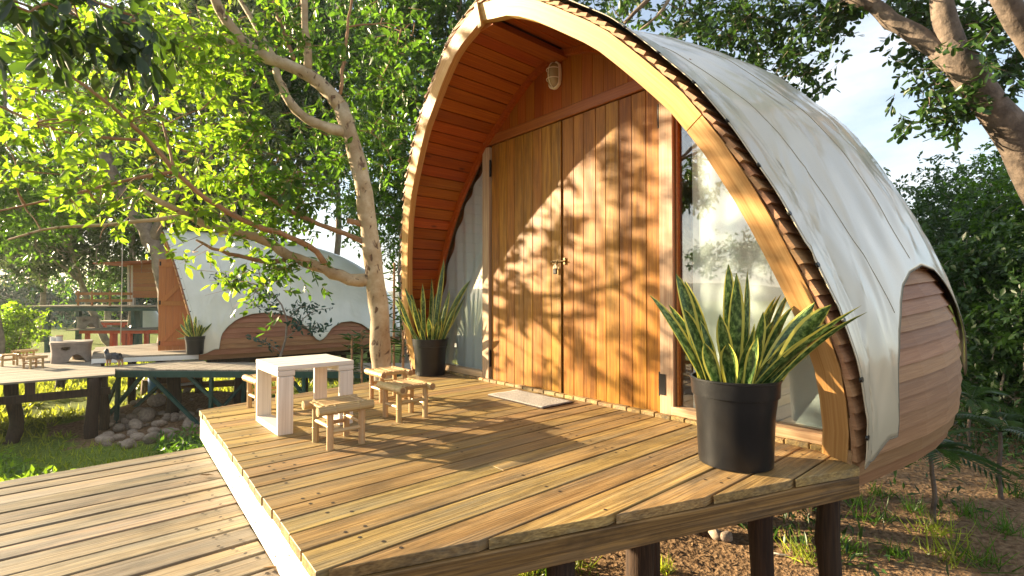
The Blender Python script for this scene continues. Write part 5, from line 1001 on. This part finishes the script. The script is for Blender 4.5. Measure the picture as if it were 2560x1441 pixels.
crown_tree('leafy_tree', 'low drooping grey green tree over the stilt house platform', 170, 590, 22, 3.6, 2.0, 11000, .20, 'leaf_grey', M['grey_bark'], 47, gT, lean=(1.8, 0))
crown_tree('leafy_tree', 'wide dark tree far behind the top of the picture', 620, 40, 22, 6.5, 4.2, 30000, .30, 'leaf_dark', M['grey_bark'], 48, gT)
crown_tree('leafy_tree', 'feathery tree just left of the near cabin arch', 1040, 560, 17, 2.3, 2.0, 6000, .14, 'leaf_grey', M['grey_bark'], 49, gT)
crown_tree('leafy_tree', 'dark tree far behind the left edge and the lawn', 110, 560, 26, 5.5, 4.2, 20000, .30, 'leaf_dark', M['grey_bark'], 50, gT)
crown_tree('leafy_tree', 'dark tree far behind the second cabin ridge', 480, 500, 26, 4.5, 4.0, 22000, .30, 'leaf_dark', M['grey_bark'], 51, gT)
crown_tree('leafy_tree', 'forked pale tree standing on the lawn beyond the red boardwalks', 275, 690, 33, 3.4, 2.2, 5000, .22, 'leaf_mid', M['grey_bark'], 52, gT, tr=.22)
# leaning grey trunk by the second cabin
lt = thing('leaning_trunk', 'thick leaning grey trunk rising left behind the tip of the second cabin', 'tree', tuple(at(420, 700, 16)))
b = at(430, 700, 16); b[2] = float(gz(b[0], b[1])) - .1; limb('trunk', [b, at(412, 660, 16), at(385, 600, 15.9), at(345, 545, 15.8), at(320, 520, 15.7), at(280, 430, 15.6), at(262, 380, 15.5)], .34, .16, M['grey_bark'], lt, 18, .03, 12, 61); limb('branch', [at(385, 600, 15.9), at(400, 545, 15.7), at(440, 490, 15.6), at(470, 440, 15.5)], .15, .07, M['grey_bark'], lt, 12, .03, 9, 62)
for i in range(26):
    p = at(rng.uniform(80, 420), rng.uniform(380, 640), rng.uniform(14.5, 16.5)); e_ = p + np.array((rng.normal() * .5, rng.normal() * .5, -abs(rng.normal()) * .6)); limb('bare_twig', [p, (p + e_) / 2 + rng.normal(size=3) * .15, e_], .018, .005, M['grey_bark'], lt, 7, .03, 5, i)
# ---- big tree at the right
BT = thing('big_tree', 'big rough barked tree leaning in from the right edge with dark rounded leaves', 'tree', tuple(at(2700, 900, 6.3))); b = at(2760, 900, 6.6); b[2] = float(gz(b[0], b[1])) - .2
s3 = list(limb('trunk', [b, at(2680, 640, 6.5), at(2590, 450, 6.3), at(2545, 370, 6.2), at(2500, 275, 6.1), at(2440, 205, 6.0), at(2390, 160, 6.0), at(2350, 115, 6.0)], .25, .16, M['dark_bark'], BT, 20, .015, 14, 71))
s3 += list(limb('branch', px_path([(2440, 205, 6.0), (2370, 140, 6.0), (2300, 90, 6.1), (2235, 60, 6.2), (2180, 20, 6.3), (2140, -60, 6.4)]), .135, .07, M['dark_bark'], BT, 14, .012, 12, 72))
s3 += list(limb('branch', px_path([(2420, 180, 6.0), (2375, 110, 5.95), (2352, 40, 5.9), (2340, -60, 5.9), (2300, -260, 5.9), (2330, -520, 6.0)]), .14, .03, M['dark_bark'], BT, 12, .012, 12, 73))
s3 += list(limb('branch', px_path([(2680, 330, 5.0), (2600, 120, 4.6), (2530, 20, 4.5), (2460, -60, 4.4), (2380, -300, 4.4), (2330, -560, 4.5)]), .13, .03, M['dark_bark'], BT, 12, .01, 12, 74))
s3 += list(limb('branch', px_path([(2180, 20, 6.3), (2000, -70, 6.8), (1850, -90, 7.4), (1700, -60, 7.8), (1600, 10, 8.0), (1560, 60, 8.1)]), .07, .03, M['dark_bark'], BT, 16, .015, 9, 75))
s3 += list(limb('branch', px_path([(1700, -60, 7.8), (1660, 30, 7.9), (1600, 75, 8.0)]), .035, .015, M['grey_bark'], BT, 8, .01, 8, 76))
s3 += list(limb('branch', px_path([(1850, -90, 7.4), (1870, 40, 7.5), (1900, 130, 7.5)]), .025, .008, M['grey_bark'], BT, 8, .01, 7, 77))
C3 = clumps([(1620, 20, 130, 40, 7.4, 8.6, 12), (1780, 60, 110, 70, 7.2, 8.4, 16), (1900, 110, 110, 80, 7.0, 8.2, 16), (1960, 40, 80, 60, 6.6, 7.8, 10), (1870, 190, 70, 30, 7.2, 8.0, 6), (2010, 190, 40, 30, 6.8, 7.4, 3), (2090, 20, 50, 40, 6.4, 7.2, 8), (2250, 0, 60, 30, 6.4, 7.2, 6), (2300, 160, 35, 30, 6.3, 7.0, 3), (2450, 50, 70, 50, 6.4, 7.4, 12), (2510, 150, 40, 60, 6.5, 7.2, 8), (2340, 235, 45, 30, 6.0, 6.6, 6), (2400, 285, 45, 25, 6.0, 6.6, 5), (2430, 130, 30, 30, 5.6, 6.0, 2), (2330, 60, 30, 40, 6.5, 7.2, 4), (2320, -380, 170, 170, 4.6, 6.4, 22), (2600, -300, 150, 200, 5.0, 6.5, 12)], rng)
connect(s3, C3, rng).build('twig', M['dark_bark'], BT, smooth=True, kind='stuff')
P, D, Ln = clump_twigs(C3, 8, .26, rng, .15, .35); V, Fa = stems(P, D, Ln, .004); fastmesh('fine_twigs', V, Fa, M['dark_bark'], BT, kind='stuff'); q, d, nn, L = twig_leaves(P, D, Ln, 9, .115, rng, .25, .95)
pr = q - EYE; xx = CX + FOC * (pr @ Rv) / (pr @ F2); yyp = CY - FOC * (pr @ U2) / (pr @ F2); score = np.where((xx > 1400) & (xx < 2540) & (yyp > 0), L / np.linalg.norm(pr, axis=1), 0); top = np.argsort(-score)[:300]; mask = np.ones(len(q), bool); mask[top] = False
V, Fa, kk = leaf_arrays(q[mask], d[mask], nn[mask], L[mask], L[mask] * .55, 'round'); fastmesh('foliage', V, Fa, M['leaf_dark'], BT, kind='stuff', tint=np.repeat(rng.random(mask.sum()), kk)); leaf_objects(top, q, d, nn, L, .55, 'round', 'leaf_dark', BT)
# ---- shrubs at the right, beyond the near cabin
def shrub(label, px, py, Dp, rx, rz, nleaf, ls, mat, seed, bark=None):
    r_ = np.random.default_rng(seed); c = at(px, py, Dp); b = c.copy(); b[2] = float(gz(b[0], b[1])) - .1; t = thing('shrub', label, 'shrub', tuple(b), 0, 'shrubs right of the near cabin'); ncl = 26; dirs = unit(r_.normal(size=(ncl, 3))); Cc = c + dirs * np.array((rx, rx, rz)) * (r_.random((ncl, 1)) ** .5); sk = [b]
    for i in range(6):
        e_ = Cc[r_.integers(ncl)]; sk += list(limb('stem', [b + r_.normal(size=3) * np.array((.1, .1, 0)), (b + e_) / 2 + r_.normal(size=3) * .2, e_], .05, .012, bark or M['grey_bark'], t, 10, .02, 7, seed + i))
    connect(sk, Cc, r_).build('twig', M['grey_bark'], t, smooth=True, kind='stuff'); tw = max(1, nleaf // (ncl * 10)); P, D, Ln = clump_twigs(Cc, tw, .32, r_, .22 * rx, .1); q, d, nn, L = twig_leaves(P, D, Ln, 10, ls, r_, .2, .95); k = q[:, 2] > gz(q[:, 0], q[:, 1]); V, Fa, kk = leaf_arrays(q[k], d[k], nn[k], L[k], L[k] * .5, 'far'); fastmesh('foliage', V, Fa, M[mat], t, kind='stuff', tint=np.repeat(r_.random(k.sum()), kk))
shrub('tall dark green shrub with bare stems at the right edge beyond the cabin', 2440, 600, 10.5, 1.8, 1.9, 15000, .11, 'leaf_dark', 81)
shrub('second dark shrub behind the tarpaulin edge, lower than the tall one', 2340, 700, 13, 1.7, 1.7, 11000, .12, 'leaf_dark', 82)
shrub('light green shrub at the right edge of the photo', 2570, 520, 9.0, 1.2, 1.3, 8000, .10, 'leaf_mid', 83)
shrub('low shrub at ground level behind the hull of the near cabin', 2480, 860, 11, 1.6, .7, 6000, .12, 'leaf_dark', 84)
for i_, (px_, py_, D_, rx_, rz_, n_, w_) in enumerate(((2450, 760, 9.5, 1.5, 1.3, 12000, 'dense dark shrub filling the space behind the hull'), (2560, 700, 8.5, 1.3, 1.5, 11000, 'dense dark shrub cut by the right edge at mid height'), (2540, 960, 8.0, 1.2, .6, 7000, 'low dark undergrowth bush at the right edge'), (2360, 560, 14, 2.2, 2.0, 12000, 'dark shrub just right of the tarpaulin ridge'), (2600, 860, 7.5, .9, 1.0, 6000, 'dark leafy bush at the right edge above the palms'), (2430, 930, 12.5, 1.8, .8, 7000, 'shaded bush on the ground farther back on the right'))):
    shrub(w_, px_, py_, D_, rx_, rz_, int(n_ * .6), .125, 'leaf_dark', 180 + i_)
shrub('distant pale green shrub behind the right stems', 2500, 760, 19, 3.2, 1.8, 8000, .2, 'leaf_mid', 85)
# leafy bush at the left edge on the lawn and the distant bank
def bush_left(label, px, py, Dp, rx, rz, n, ls, mat, seed, grp='bushes along the lawn'):
    r_ = np.random.default_rng(seed); c = at(px, py, Dp); b = c.copy(); b[2] = float(gz(b[0], b[1])) - .1; t = thing('bush', label, 'bush', tuple(b), 0, grp); ncl = 22; dirs = unit(r_.normal(size=(ncl, 3))); Cc = c + dirs * np.array((rx, rx, rz)) * (r_.random((ncl, 1)) ** .5); m = MB()
    for e_ in Cc: m.tube(curve([b, (b + e_) / 2 + r_.normal(size=3) * .1, e_], 6), np.linspace(.02, .006, 6), 5)
    m.build('stem', M['brown_branch'], t, smooth=True, kind='stuff'); P, D, Ln = clump_twigs(Cc, max(1, n // (ncl * 8)), .25 * ls / .12, r_, .2 * rx, .0); q, d, nn, L = twig_leaves(P, D, Ln, 8, ls, r_, .1, .9); k = q[:, 2] > gz(q[:, 0], q[:, 1]); V, Fa, kk = leaf_arrays(q[k], d[k], nn[k], L[k], L[k] * .45, 'far'); fastmesh('foliage', V, Fa, M[mat], t, kind='stuff', tint=np.repeat(r_.random(k.sum()), kk))
bush_left('bright green leafy bush at the left edge behind the terrace stools', 15, 850, 16.5, .95, 1.0, 4500, .15, 'leaf_bright', 91)
for i, (px, py, dd, rx, rz) in enumerate(((-40, 760, 42, 5, 2.6), (70, 765, 46, 5, 2.2), (190, 765, 44, 5, 2.2), (310, 760, 40, 4, 2.0), (420, 760, 42, 5, 2.4))):
    bush_left(('leftmost', 'second', 'third', 'fourth', 'rightmost')[i] + ' of the far haze tinted bushes along the lawn edge', px, py, dd, rx, rz, 4500, .42, 'leaf_blue', 95 + i)  # blue leaf colour paints the haze of distance onto these bushes
# dark plants behind the pale trunk, by the cabin tail
for i, (px, py, dd, h_) in enumerate(((985, 770, 8.3, .75), (1008, 800, 7.8, .6), (880, 890, 8.7, .35), (905, 880, 8.9, .4))):
    c = at(px, py, dd); zb = float(gz(c[0], c[1])); t = thing('strap_leaf_plant', ('tall dark plant between the pale trunk and the black pot', 'dark plant close behind the snake plant at the deck corner', 'low strap leaved plant left of the pale trunk behind the boardwalk', 'pale leaved plant left of the pale trunk, behind the low one')[i], 'plant', (c[0], c[1], zb), 0, 'strap leaved plants around the pale trunk'); r_ = np.random.default_rng(300 + i); n = 46
    c2 = np.tile(c, (n, 1)); c2[:, 2] += r_.uniform(-h_, h_, n); m = MB(); m.tube([(c[0], c[1], zb), c + np.array((0, 0, h_))], .02, 6); m.build('stem', M['brown_branch'], t); a = r_.uniform(0, 6.28, n); d = np.stack([np.cos(a), np.sin(a), r_.uniform(-.3, .7, n)], 1); L = r_.uniform(.16, .30, n); V, Fa, kk = leaf_arrays(c2, d, np.tile((0, 0, 1.0), (n, 1)) + r_.normal(size=(n, 3)) * .2, L, L * .16, 'fine'); leafs = fastmesh('foliage', V, Fa, M['leaf_dark' if i < 3 else 'leaf_grey'], t, kind='stuff', tint=np.repeat(r_.random(n), kk))
# ---- sapling behind the table
sp = thing('sapling', 'thin young tree with few dark leaves in front of the white tarpaulin', 'sapling', tuple(at(700, 892, 10.4))); dS = 10.4; b = at(698, 900, dS); b[2] = float(gz(b[0], b[1]))
s4 = list(limb('trunk', [b, at(700, 892, dS), at(716, 845, dS), at(722, 800, dS), at(712, 770, dS), at(690, 745, dS), at(672, 725, dS), at(655, 705, dS), at(648, 690, dS), at(645, 670, dS)], .036, .009, M['grey_bark'], sp, 18, .008, 8, 101))
for pts in ([(716, 845), (740, 830), (752, 800), (770, 780), (800, 775), (828, 770)], [(690, 745), (650, 735), (620, 730), (600, 718), (545, 694)], [(648, 714), (610, 705), (570, 697), (545, 692)], [(722, 795), (740, 780), (745, 768), (775, 765)], [(700, 880), (665, 855), (628, 845)], [(705, 780), (675, 772), (632, 763)], [(722, 810), (760, 815), (800, 822)]):
    s4 += list(limb('branch', [at(*p, dS) for p in pts], .012, .005, M['grey_bark'], sp, 9, .006, 6, len(pts)))
s4a = np.array(s4[18:]); n = 240; q = s4a[rng.integers(len(s4a), size=n)] + rng.normal(size=(n, 3)) * .05; q = np.vstack([q, at(770, 822, dS) + rng.normal(size=(70, 3)) * np.array((.22, .2, .08)), at(762, 775, dS) + rng.normal(size=(50, 3)) * np.array((.2, .2, .09)), at(672, 735, dS) + rng.normal(size=(30, 3)) * .12]); n = len(q)
L = rng.uniform(.07, .14, n); d = rng.normal(size=(n, 3)); V, Fa, kk = leaf_arrays(q, d, rng.normal(size=(n, 3)) + Uv, L, L * .45, 'fine'); fastmesh('foliage', V, Fa, M['leaf_blue'], sp, kind='stuff', tint=np.repeat(rng.random(n), kk))
# ---- seen in the window glass: flat crowned tree, and hills round the site
ac = thing('flat_crowned_tree', 'flat crowned tree across the field, mirrored in the right window pane', 'tree', (-26, 14, -1.5)); limb('trunk', [(-26, 14, -1.7), (-26.2, 14, .5), (-26, 14.3, 1.8)], .35, .22, M['grey_bark'], ac, 8, .03, 9, 110); r_ = np.random.default_rng(5); Cc = np.array((-26, 14, 3.6)) + r_.normal(size=(40, 3)) * np.array((1.9, 2.3, .55)); connect([np.array((-26, 14.3, 1.8))], Cc, r_).build('branch', M['grey_bark'], ac, kind='stuff'); P, D, Ln = clump_twigs(Cc, 14, .6, r_, .35, 0); q, d, nn, L = twig_leaves(P, D, Ln, 8, .28, r_, .1, .9); V, Fa, kk = leaf_arrays(q, d, nn, L, L * .45, 'far'); fastmesh('foliage', V, Fa, M['leaf_dark'], ac, kind='stuff', tint=np.repeat(r_.random(len(q)), kk))
hm = MB(); an = np.linspace(0, 2 * math.pi, 161); Pm = []
for rr, hh in ((150, -3), (210, .45), (280, .8), (380, 1.0), (460, .3)):
    Pm.append([(rr * math.cos(a), rr * math.sin(a), -3 + (9 + 5 * math.sin(a * 3 + 1) + 3 * math.sin(a * 8) + 1.5 * math.sin(a * 19)) * max(hh, 0) if hh > 0 else -4) for a in an])
hm.grid(np.array(Pm)); hm.build('hills', plain('hill_forest', (.035, .055, .030), .95, nscale=.12, noise=.3), smooth=True, kind='structure')
# ------------------------------------------------------------------ rocks
def rockmesh(seed):
    r_ = np.random.default_rng(seed); me = MB(); nu, nv = 12, 8; A_ = r_.normal(size=(6, 3)); ph = r_.uniform(0, 6, 6); P = np.zeros((nv + 1, nu + 1, 3))
    for j in range(nv + 1):
        for i in range(nu + 1):
            t = math.pi * j / nv; a = 2 * math.pi * (i % nu) / nu; dvec = np.array((math.sin(t) * math.cos(a), math.sin(t) * math.sin(a), math.cos(t))); P[j, i] = dvec * (1 + .10 * sum(math.sin(dvec @ A_[k] * 1.6 + ph[k]) for k in range(6)) / 1.8)
    me.grid(P[::-1]); return me
rocks = [rockmesh(i).build('river_rock', M['stone'], smooth=True) for i in range(6)]
def rocklabel(px, py, s_):
    a = 'large' if s_ > .21 else 'mid sized' if s_ > .145 else 'small' if s_ > .10 else 'tiny'
    b = 'beside the black log post' if px < 300 else 'left of the middle' if px < 350 else 'in the middle' if px < 400 else 'right of the middle' if px < 450 else 'at the right end'
    c = 'back edge of the stone heap' if py < 1035 else 'upper part of the stone heap' if py < 1062 else 'lower part of the stone heap' if py < 1090 else 'front of the stone heap'
    return f'{a} river stone {b}, {c}'
def drop_rock(i, p, s_, first, lab, grp):
    o = rocks[i % 6] if first else rocks[i % 6].copy()
    if not first: COL.objects.link(o)
    o.location = p; o.scale = s_; o.rotation_euler = (random.uniform(-.4, .4), random.uniform(-.4, .4), random.uniform(0, 6.28)); tag(o, lab, 'rock', grp)
rr_ = np.random.default_rng(8); cnt = 0
def ground_at(px, py):
    z = -1.55
    for _ in range(4): p = onz(px, py, z); z = float(gz(p[0], p[1]))
    return np.array((p[0], p[1], z))
big_r = [(370, 1048, .30), (393, 1012, .30), (455, 1100, 0), (300, 1078, .2), (340, 1072, .22), (378, 1108, .25), (345, 1098, .18), (320, 1118, .2), (298, 1100, .15), (272, 1072, .17), (262, 1108, .18), (405, 1065, .16), (385, 1000, .22), (350, 1030, .18), (330, 1050, .16), (420, 1045, .14), (437, 1050, .14), (312, 1060, .14), (290, 1060, .13)]
for px, py, s_ in big_r:
    if s_ == 0: continue
    p = ground_at(px, py); drop_rock(cnt, p + np.array((0, 0, s_ * .25)), (s_ * .62, s_ * .45, s_ * .38), cnt < 6, rocklabel(px, py, s_), 'river stones heaped under the boardwalk'); cnt += 1
for k in range(95):
    px = rr_.uniform(255, 500); py = rr_.uniform(985, 1120)
    if py > 1145 - (px - 255) * .32 + 8 or py < 1020 - (px - 300) * .3: continue
    p = ground_at(px, py); s_ = rr_.uniform(.06, .17); drop_rock(cnt, p + np.array((0, 0, s_ * .2)), (s_ * .6, s_ * .45, s_ * .36), False, rocklabel(px, py, s_), 'river stones heaped under the boardwalk'); cnt += 1
for px, py, s_, lab in ((1790, 1345, .10, 'tan lump of rock on the dirt below the deck edge, beside a grey stone'), (1815, 1350, .085, 'smooth grey stone on the dirt below the deck edge'), (1735, 1335, .06, 'small tan stone left of the pair on the dirt below the deck'), (2380, 930, .22, 'dark rock behind the hull of the near cabin')):
    p = ground_at(px, py); drop_rock(cnt, p + np.array((0, 0, s_ * .3)), (s_ * .7, s_ * .55, s_ * .55), False, lab, 'single stones on the ground'); cnt += 1
# ------------------------------------------------------------------ grass and ground plants
r_ = np.random.default_rng(77)
def scatter(n, x0, x1, y0, y1): return r_.uniform(x0, x1, n), r_.uniform(y0, y1, n)
X, Y = scatter(52000, -9, 6, 6.5, 24); k = (hnoise(X, Y, .9, 4) > -.55 * (r_.random(len(X)))); k &= ~((np.hypot((X - 1.3) / 1.7, (Y - 11.6) / 1.7) < 1)); X, Y = X[k], Y[k]; n = len(X)
Pg = np.stack([X, Y, gz(X, Y) - .01], 1); d = unit(r_.normal(size=(n, 3)) * .45 + Uv); L = r_.uniform(.05, .14, n) * (1 + .05 * np.maximum(0, Y - 10)); V, Fa, kk = leaf_arrays(Pg, d, r_.normal(size=(n, 3)), L, L * .16, 'blade'); fastmesh('grass', V, Fa, M['grass'], kind='stuff', tint=np.repeat(r_.random(n), kk))
X, Y = scatter(26000, -5.5, .6, 5.6, 10.6); k = (hnoise(X, Y, 1.3, 9) > -.1 - .9 * r_.random(len(X))) & (X < .4 - .25 * (Y - 6)); X, Y = X[k], Y[k]; n = len(X); hh = r_.random(n) ** 1.4 * .32 * (.4 + .6 * smooth(9.5 - Y, 0, 2)); Pg = np.stack([X, Y, gz(X, Y) + hh], 1); d = unit(r_.normal(size=(n, 3)) + np.array((0, 0, .35))); L = r_.uniform(.06, .13, n); V, Fa, kk = leaf_arrays(Pg, d, r_.normal(size=(n, 3)) * .5 + Uv, L, L * .38, 'far'); fastmesh('ground_cover', V, Fa, M['leaf_bright'], kind='stuff', tint=np.repeat(r_.random(n), kk))
X, Y = scatter(3600, .9, 2.4, 6.8, 9.3); n = len(X); hh = r_.random(n) ** 1.5 * .22; Pg = np.stack([X, Y, gz(X, Y) + hh], 1); d = unit(r_.normal(size=(n, 3)) + Uv * .3); L = r_.uniform(.06, .14, n); V, Fa, kk = leaf_arrays(Pg, d, r_.normal(size=(n, 3)) * .5 + Uv, L, L * .3, 'far'); fastmesh('ground_cover', V, Fa, M['leaf_mid'], kind='stuff', tint=np.repeat(r_.random(n), kk))
X, Y = scatter(20000, 1.5, 12, -4, 3); X[:6000], Y[:6000] = r_.uniform(1.0, 4.6, 6000), r_.uniform(7.0, 12.5, 6000); k = hnoise(X, Y, 1.0, 14) > -.15 + .6 * (r_.random(len(X)) - .5); X, Y = X[k], Y[k]; n = len(X); Pg = np.stack([X, Y, gz(X, Y) + .006], 1); d = unit(r_.normal(size=(n, 3)) * np.array((1, 1, .15))); L = r_.uniform(.03, .09, n); V, Fa, kk = leaf_arrays(Pg, d, np.tile((0, 0, 1.0), (n, 1)) + r_.normal(size=(n, 3)) * .3, L, L * .35, 'far'); fastmesh('leaf_litter', V, Fa, M['dry'], kind='stuff', tint=np.repeat(r_.random(n), kk))
X, Y = scatter(34000, -9, 3, 11, 21); k = hnoise(X, Y, .7, 24) > -.7 * r_.random(len(X)); k &= ~((np.hypot((X - 1.5) / 1.7, (Y - 11.8) / 1.7) < 1)); X, Y = X[k], Y[k]; n = len(X); Pg = np.stack([X, Y, gz(X, Y) + .05 * r_.random(n)], 1); d = unit(r_.normal(size=(n, 3)) * .7 + Uv); L = r_.uniform(.08, .20, n); V, Fa, kk = leaf_arrays(Pg, d, r_.normal(size=(n, 3)), L, L * .22, 'far'); fastmesh('grass', V, Fa, M['grass'], kind='stuff', tint=np.repeat(r_.random(n), kk))
X, Y = scatter(15000, 4.5, 13, -4, 2.2); k = hnoise(X, Y, .8, 33) > -.3 + .5 * (r_.random(len(X)) - .5); X, Y = X[k], Y[k]; n = len(X); hh = r_.random(n) ** 1.6 * .28; Pg = np.stack([X, Y, gz(X, Y) + hh], 1); d = unit(r_.normal(size=(n, 3)) + Uv * .4); L = r_.uniform(.06, .16, n); V, Fa, kk = leaf_arrays(Pg, d, r_.normal(size=(n, 3)) * .5 + Uv, L, L * .25, 'far'); fastmesh('undergrowth', V, Fa, M['leaf_dark'], kind='stuff', tint=np.repeat(r_.random(n), kk))
tl = [(2010, 1395, .9), (2180, 1300, 1.0), (2140, 1260, .7), (2340, 1330, .9), (2290, 1280, .7), (2200, 1240, .6), (1440, 1420, .8), (1380, 1430, .7), (2460, 1410, 1.0), (2380, 1400, 1.1), (2500, 1330, .9), (2120, 1380, .7), (1660, 1430, .5), (2050, 1240, .6), (2240, 1390, .6), (1320, 1436, .6), (2540, 1240, .8), (2420, 1290, .7)]
tw = ['below the fascia', 'under the hull', 'beside the last post', 'by the palm stem', 'near the small palm', 'close under the hull', 'beneath the deck front', 'left beneath the deck front', 'in the bottom right corner', 'left of the corner tuft', 'at the right edge', 'right of the leaning post', 'between two dark posts', 'behind the right post', 'on the shaded dirt', 'farthest left under the fascia', 'in deep shade at the right edge', 'behind the palm']
for i, (px, py, s_) in enumerate(tl):
    p = ground_at(px, py); n = 60; t = thing('grass_tuft', 'green grass tuft on the dirt ' + tw[i], 'grass tuft', tuple(p), 0, 'grass tufts on the dirt'); Pg = p + r_.normal(size=(n, 3)) * np.array((.09, .09, 0)) * s_; d = unit(r_.normal(size=(n, 3)) * .55 + Uv); L = r_.uniform(.10, .30, n) * s_; V, Fa, kk = leaf_arrays(Pg, d, r_.normal(size=(n, 3)), L, np.full(n, .010), 'blade'); fastmesh('blades', V, Fa, M['leaf_mid'] if i % 3 else M['grass'], t, kind='stuff', tint=np.repeat(r_.random(n), kk))
# small palms
def palm(label, px, py, Dp, h_, n, fl, seed):
    q_ = np.random.default_rng(seed); c = at(px, py, Dp); b = c.copy(); b[2] = float(gz(b[0], b[1])) - .05; t = thing('small_palm', label, 'palm', tuple(b), 0, 'small feather palms'); limb('stem', [b, b * .5 + c * .5 + q_.normal(size=3) * .03, c], .022, .016, M['dark_bark'], t, 8, .004, 8, seed)
    for i in range(n):
        a = i * 2.4 + q_.uniform(-.3, .3); l = fl * q_.uniform(.8, 1.15); el = q_.uniform(.1, 1.1); s_ = np.linspace(0, 1, 18); hx_ = l * (s_ * math.cos(el) + .12 * s_ ** 2); pts = np.stack([c[0] + hx_ * math.cos(a), c[1] + hx_ * math.sin(a), c[2] + l * (s_ * math.sin(el) - .55 * s_ ** 2)], 1); m = MB(); m.tube(pts, np.linspace(.006, .002, 18), 4)
        Tt = unit(np.gradient(pts, axis=0)); sd = unit(np.cross(Tt, Uv)); Q = np.repeat(pts[2:], 2, 0); ss = np.tile([1, -1], 16)[:, None]; Dd = unit(np.repeat(sd[2:], 2, 0) * ss + np.repeat(Tt[2:], 2, 0) * .7 - Uv * .15); Lq = np.repeat(.17 * fl / .6 * np.sin(np.linspace(.35, 2.9, 16)) + .03, 2); V, Fa, kk = leaf_arrays(Q, Dd, np.tile((0, 0, 1.0), (len(Q), 1)), Lq, Lq * .13, 'far'); m.add(V, [tuple(f) for f in Fa]); m.build('frond', M['leaf_dark'], t)
palm('small feathery palm on a thin stem at the lower right', 2325, 1130, 4.6, .6, 11, .55, 5); palm('dark palm fronds behind the hull at the right', 2430, 1000, 6.8, .6, 9, .6, 6); palm('shaded palm below the hull at the right edge', 2500, 1080, 5.2, .5, 9, .55, 7)
# fallen leaves on the planks
for i, (px, py, z, lab) in enumerate(((497, 1192, -.186, 'single curled brown leaf lying on the lower deck near the white riser'), (655, 1425, -.186, 'dry leaf on the lower deck against the white riser at the bottom'))):
    p = onz(px, py, z); V, Fa, kk = leaf_arrays(p[None], (Rv + Fv * .2)[None], (Uv + Fv * .4)[None], np.array([.075]), np.array([.034]), 'fine'); o = fastmesh('fallen_leaf', V + np.array((0, 0, .008)), Fa, M['dry']); tag(o, lab, 'leaf', 'fallen leaves on the planks')
st_ = thing('dead_stick', 'short pale dead stick lying on the dirt below the deck posts', 'stick', tuple(ground_at(1940, 1390))); p = ground_at(1925, 1390); e_ = ground_at(1972, 1396); limb('stick', [p + Uv * .02, (p + e_) / 2 + Uv * .03, e_ + Uv * .015], .009, .006, M['rope'], st_, 6, .003, 6, 3)

# ------------------------------------------------------------------ haze: one closed box of thin air round everything
hz_ = MB(); hz_.box((0, 0, 6.5), (1100, 1100, 25)); hm_ = bpy.data.materials.new('thin_haze'); hm_.use_nodes = True; hn = hm_.node_tree; hn.nodes.clear(); ho = hn.nodes.new('ShaderNodeOutputMaterial'); hv = hn.nodes.new('ShaderNodeVolumePrincipled'); hv.inputs['Color'].default_value = (.92, .95, 1, 1); hv.inputs['Density'].default_value = HAZE; hv.inputs['Anisotropy'].default_value = .45; hn.links.new(hv.outputs[0], ho.inputs['Volume'])
hz_.build('haze', hm_, kind='stuff')
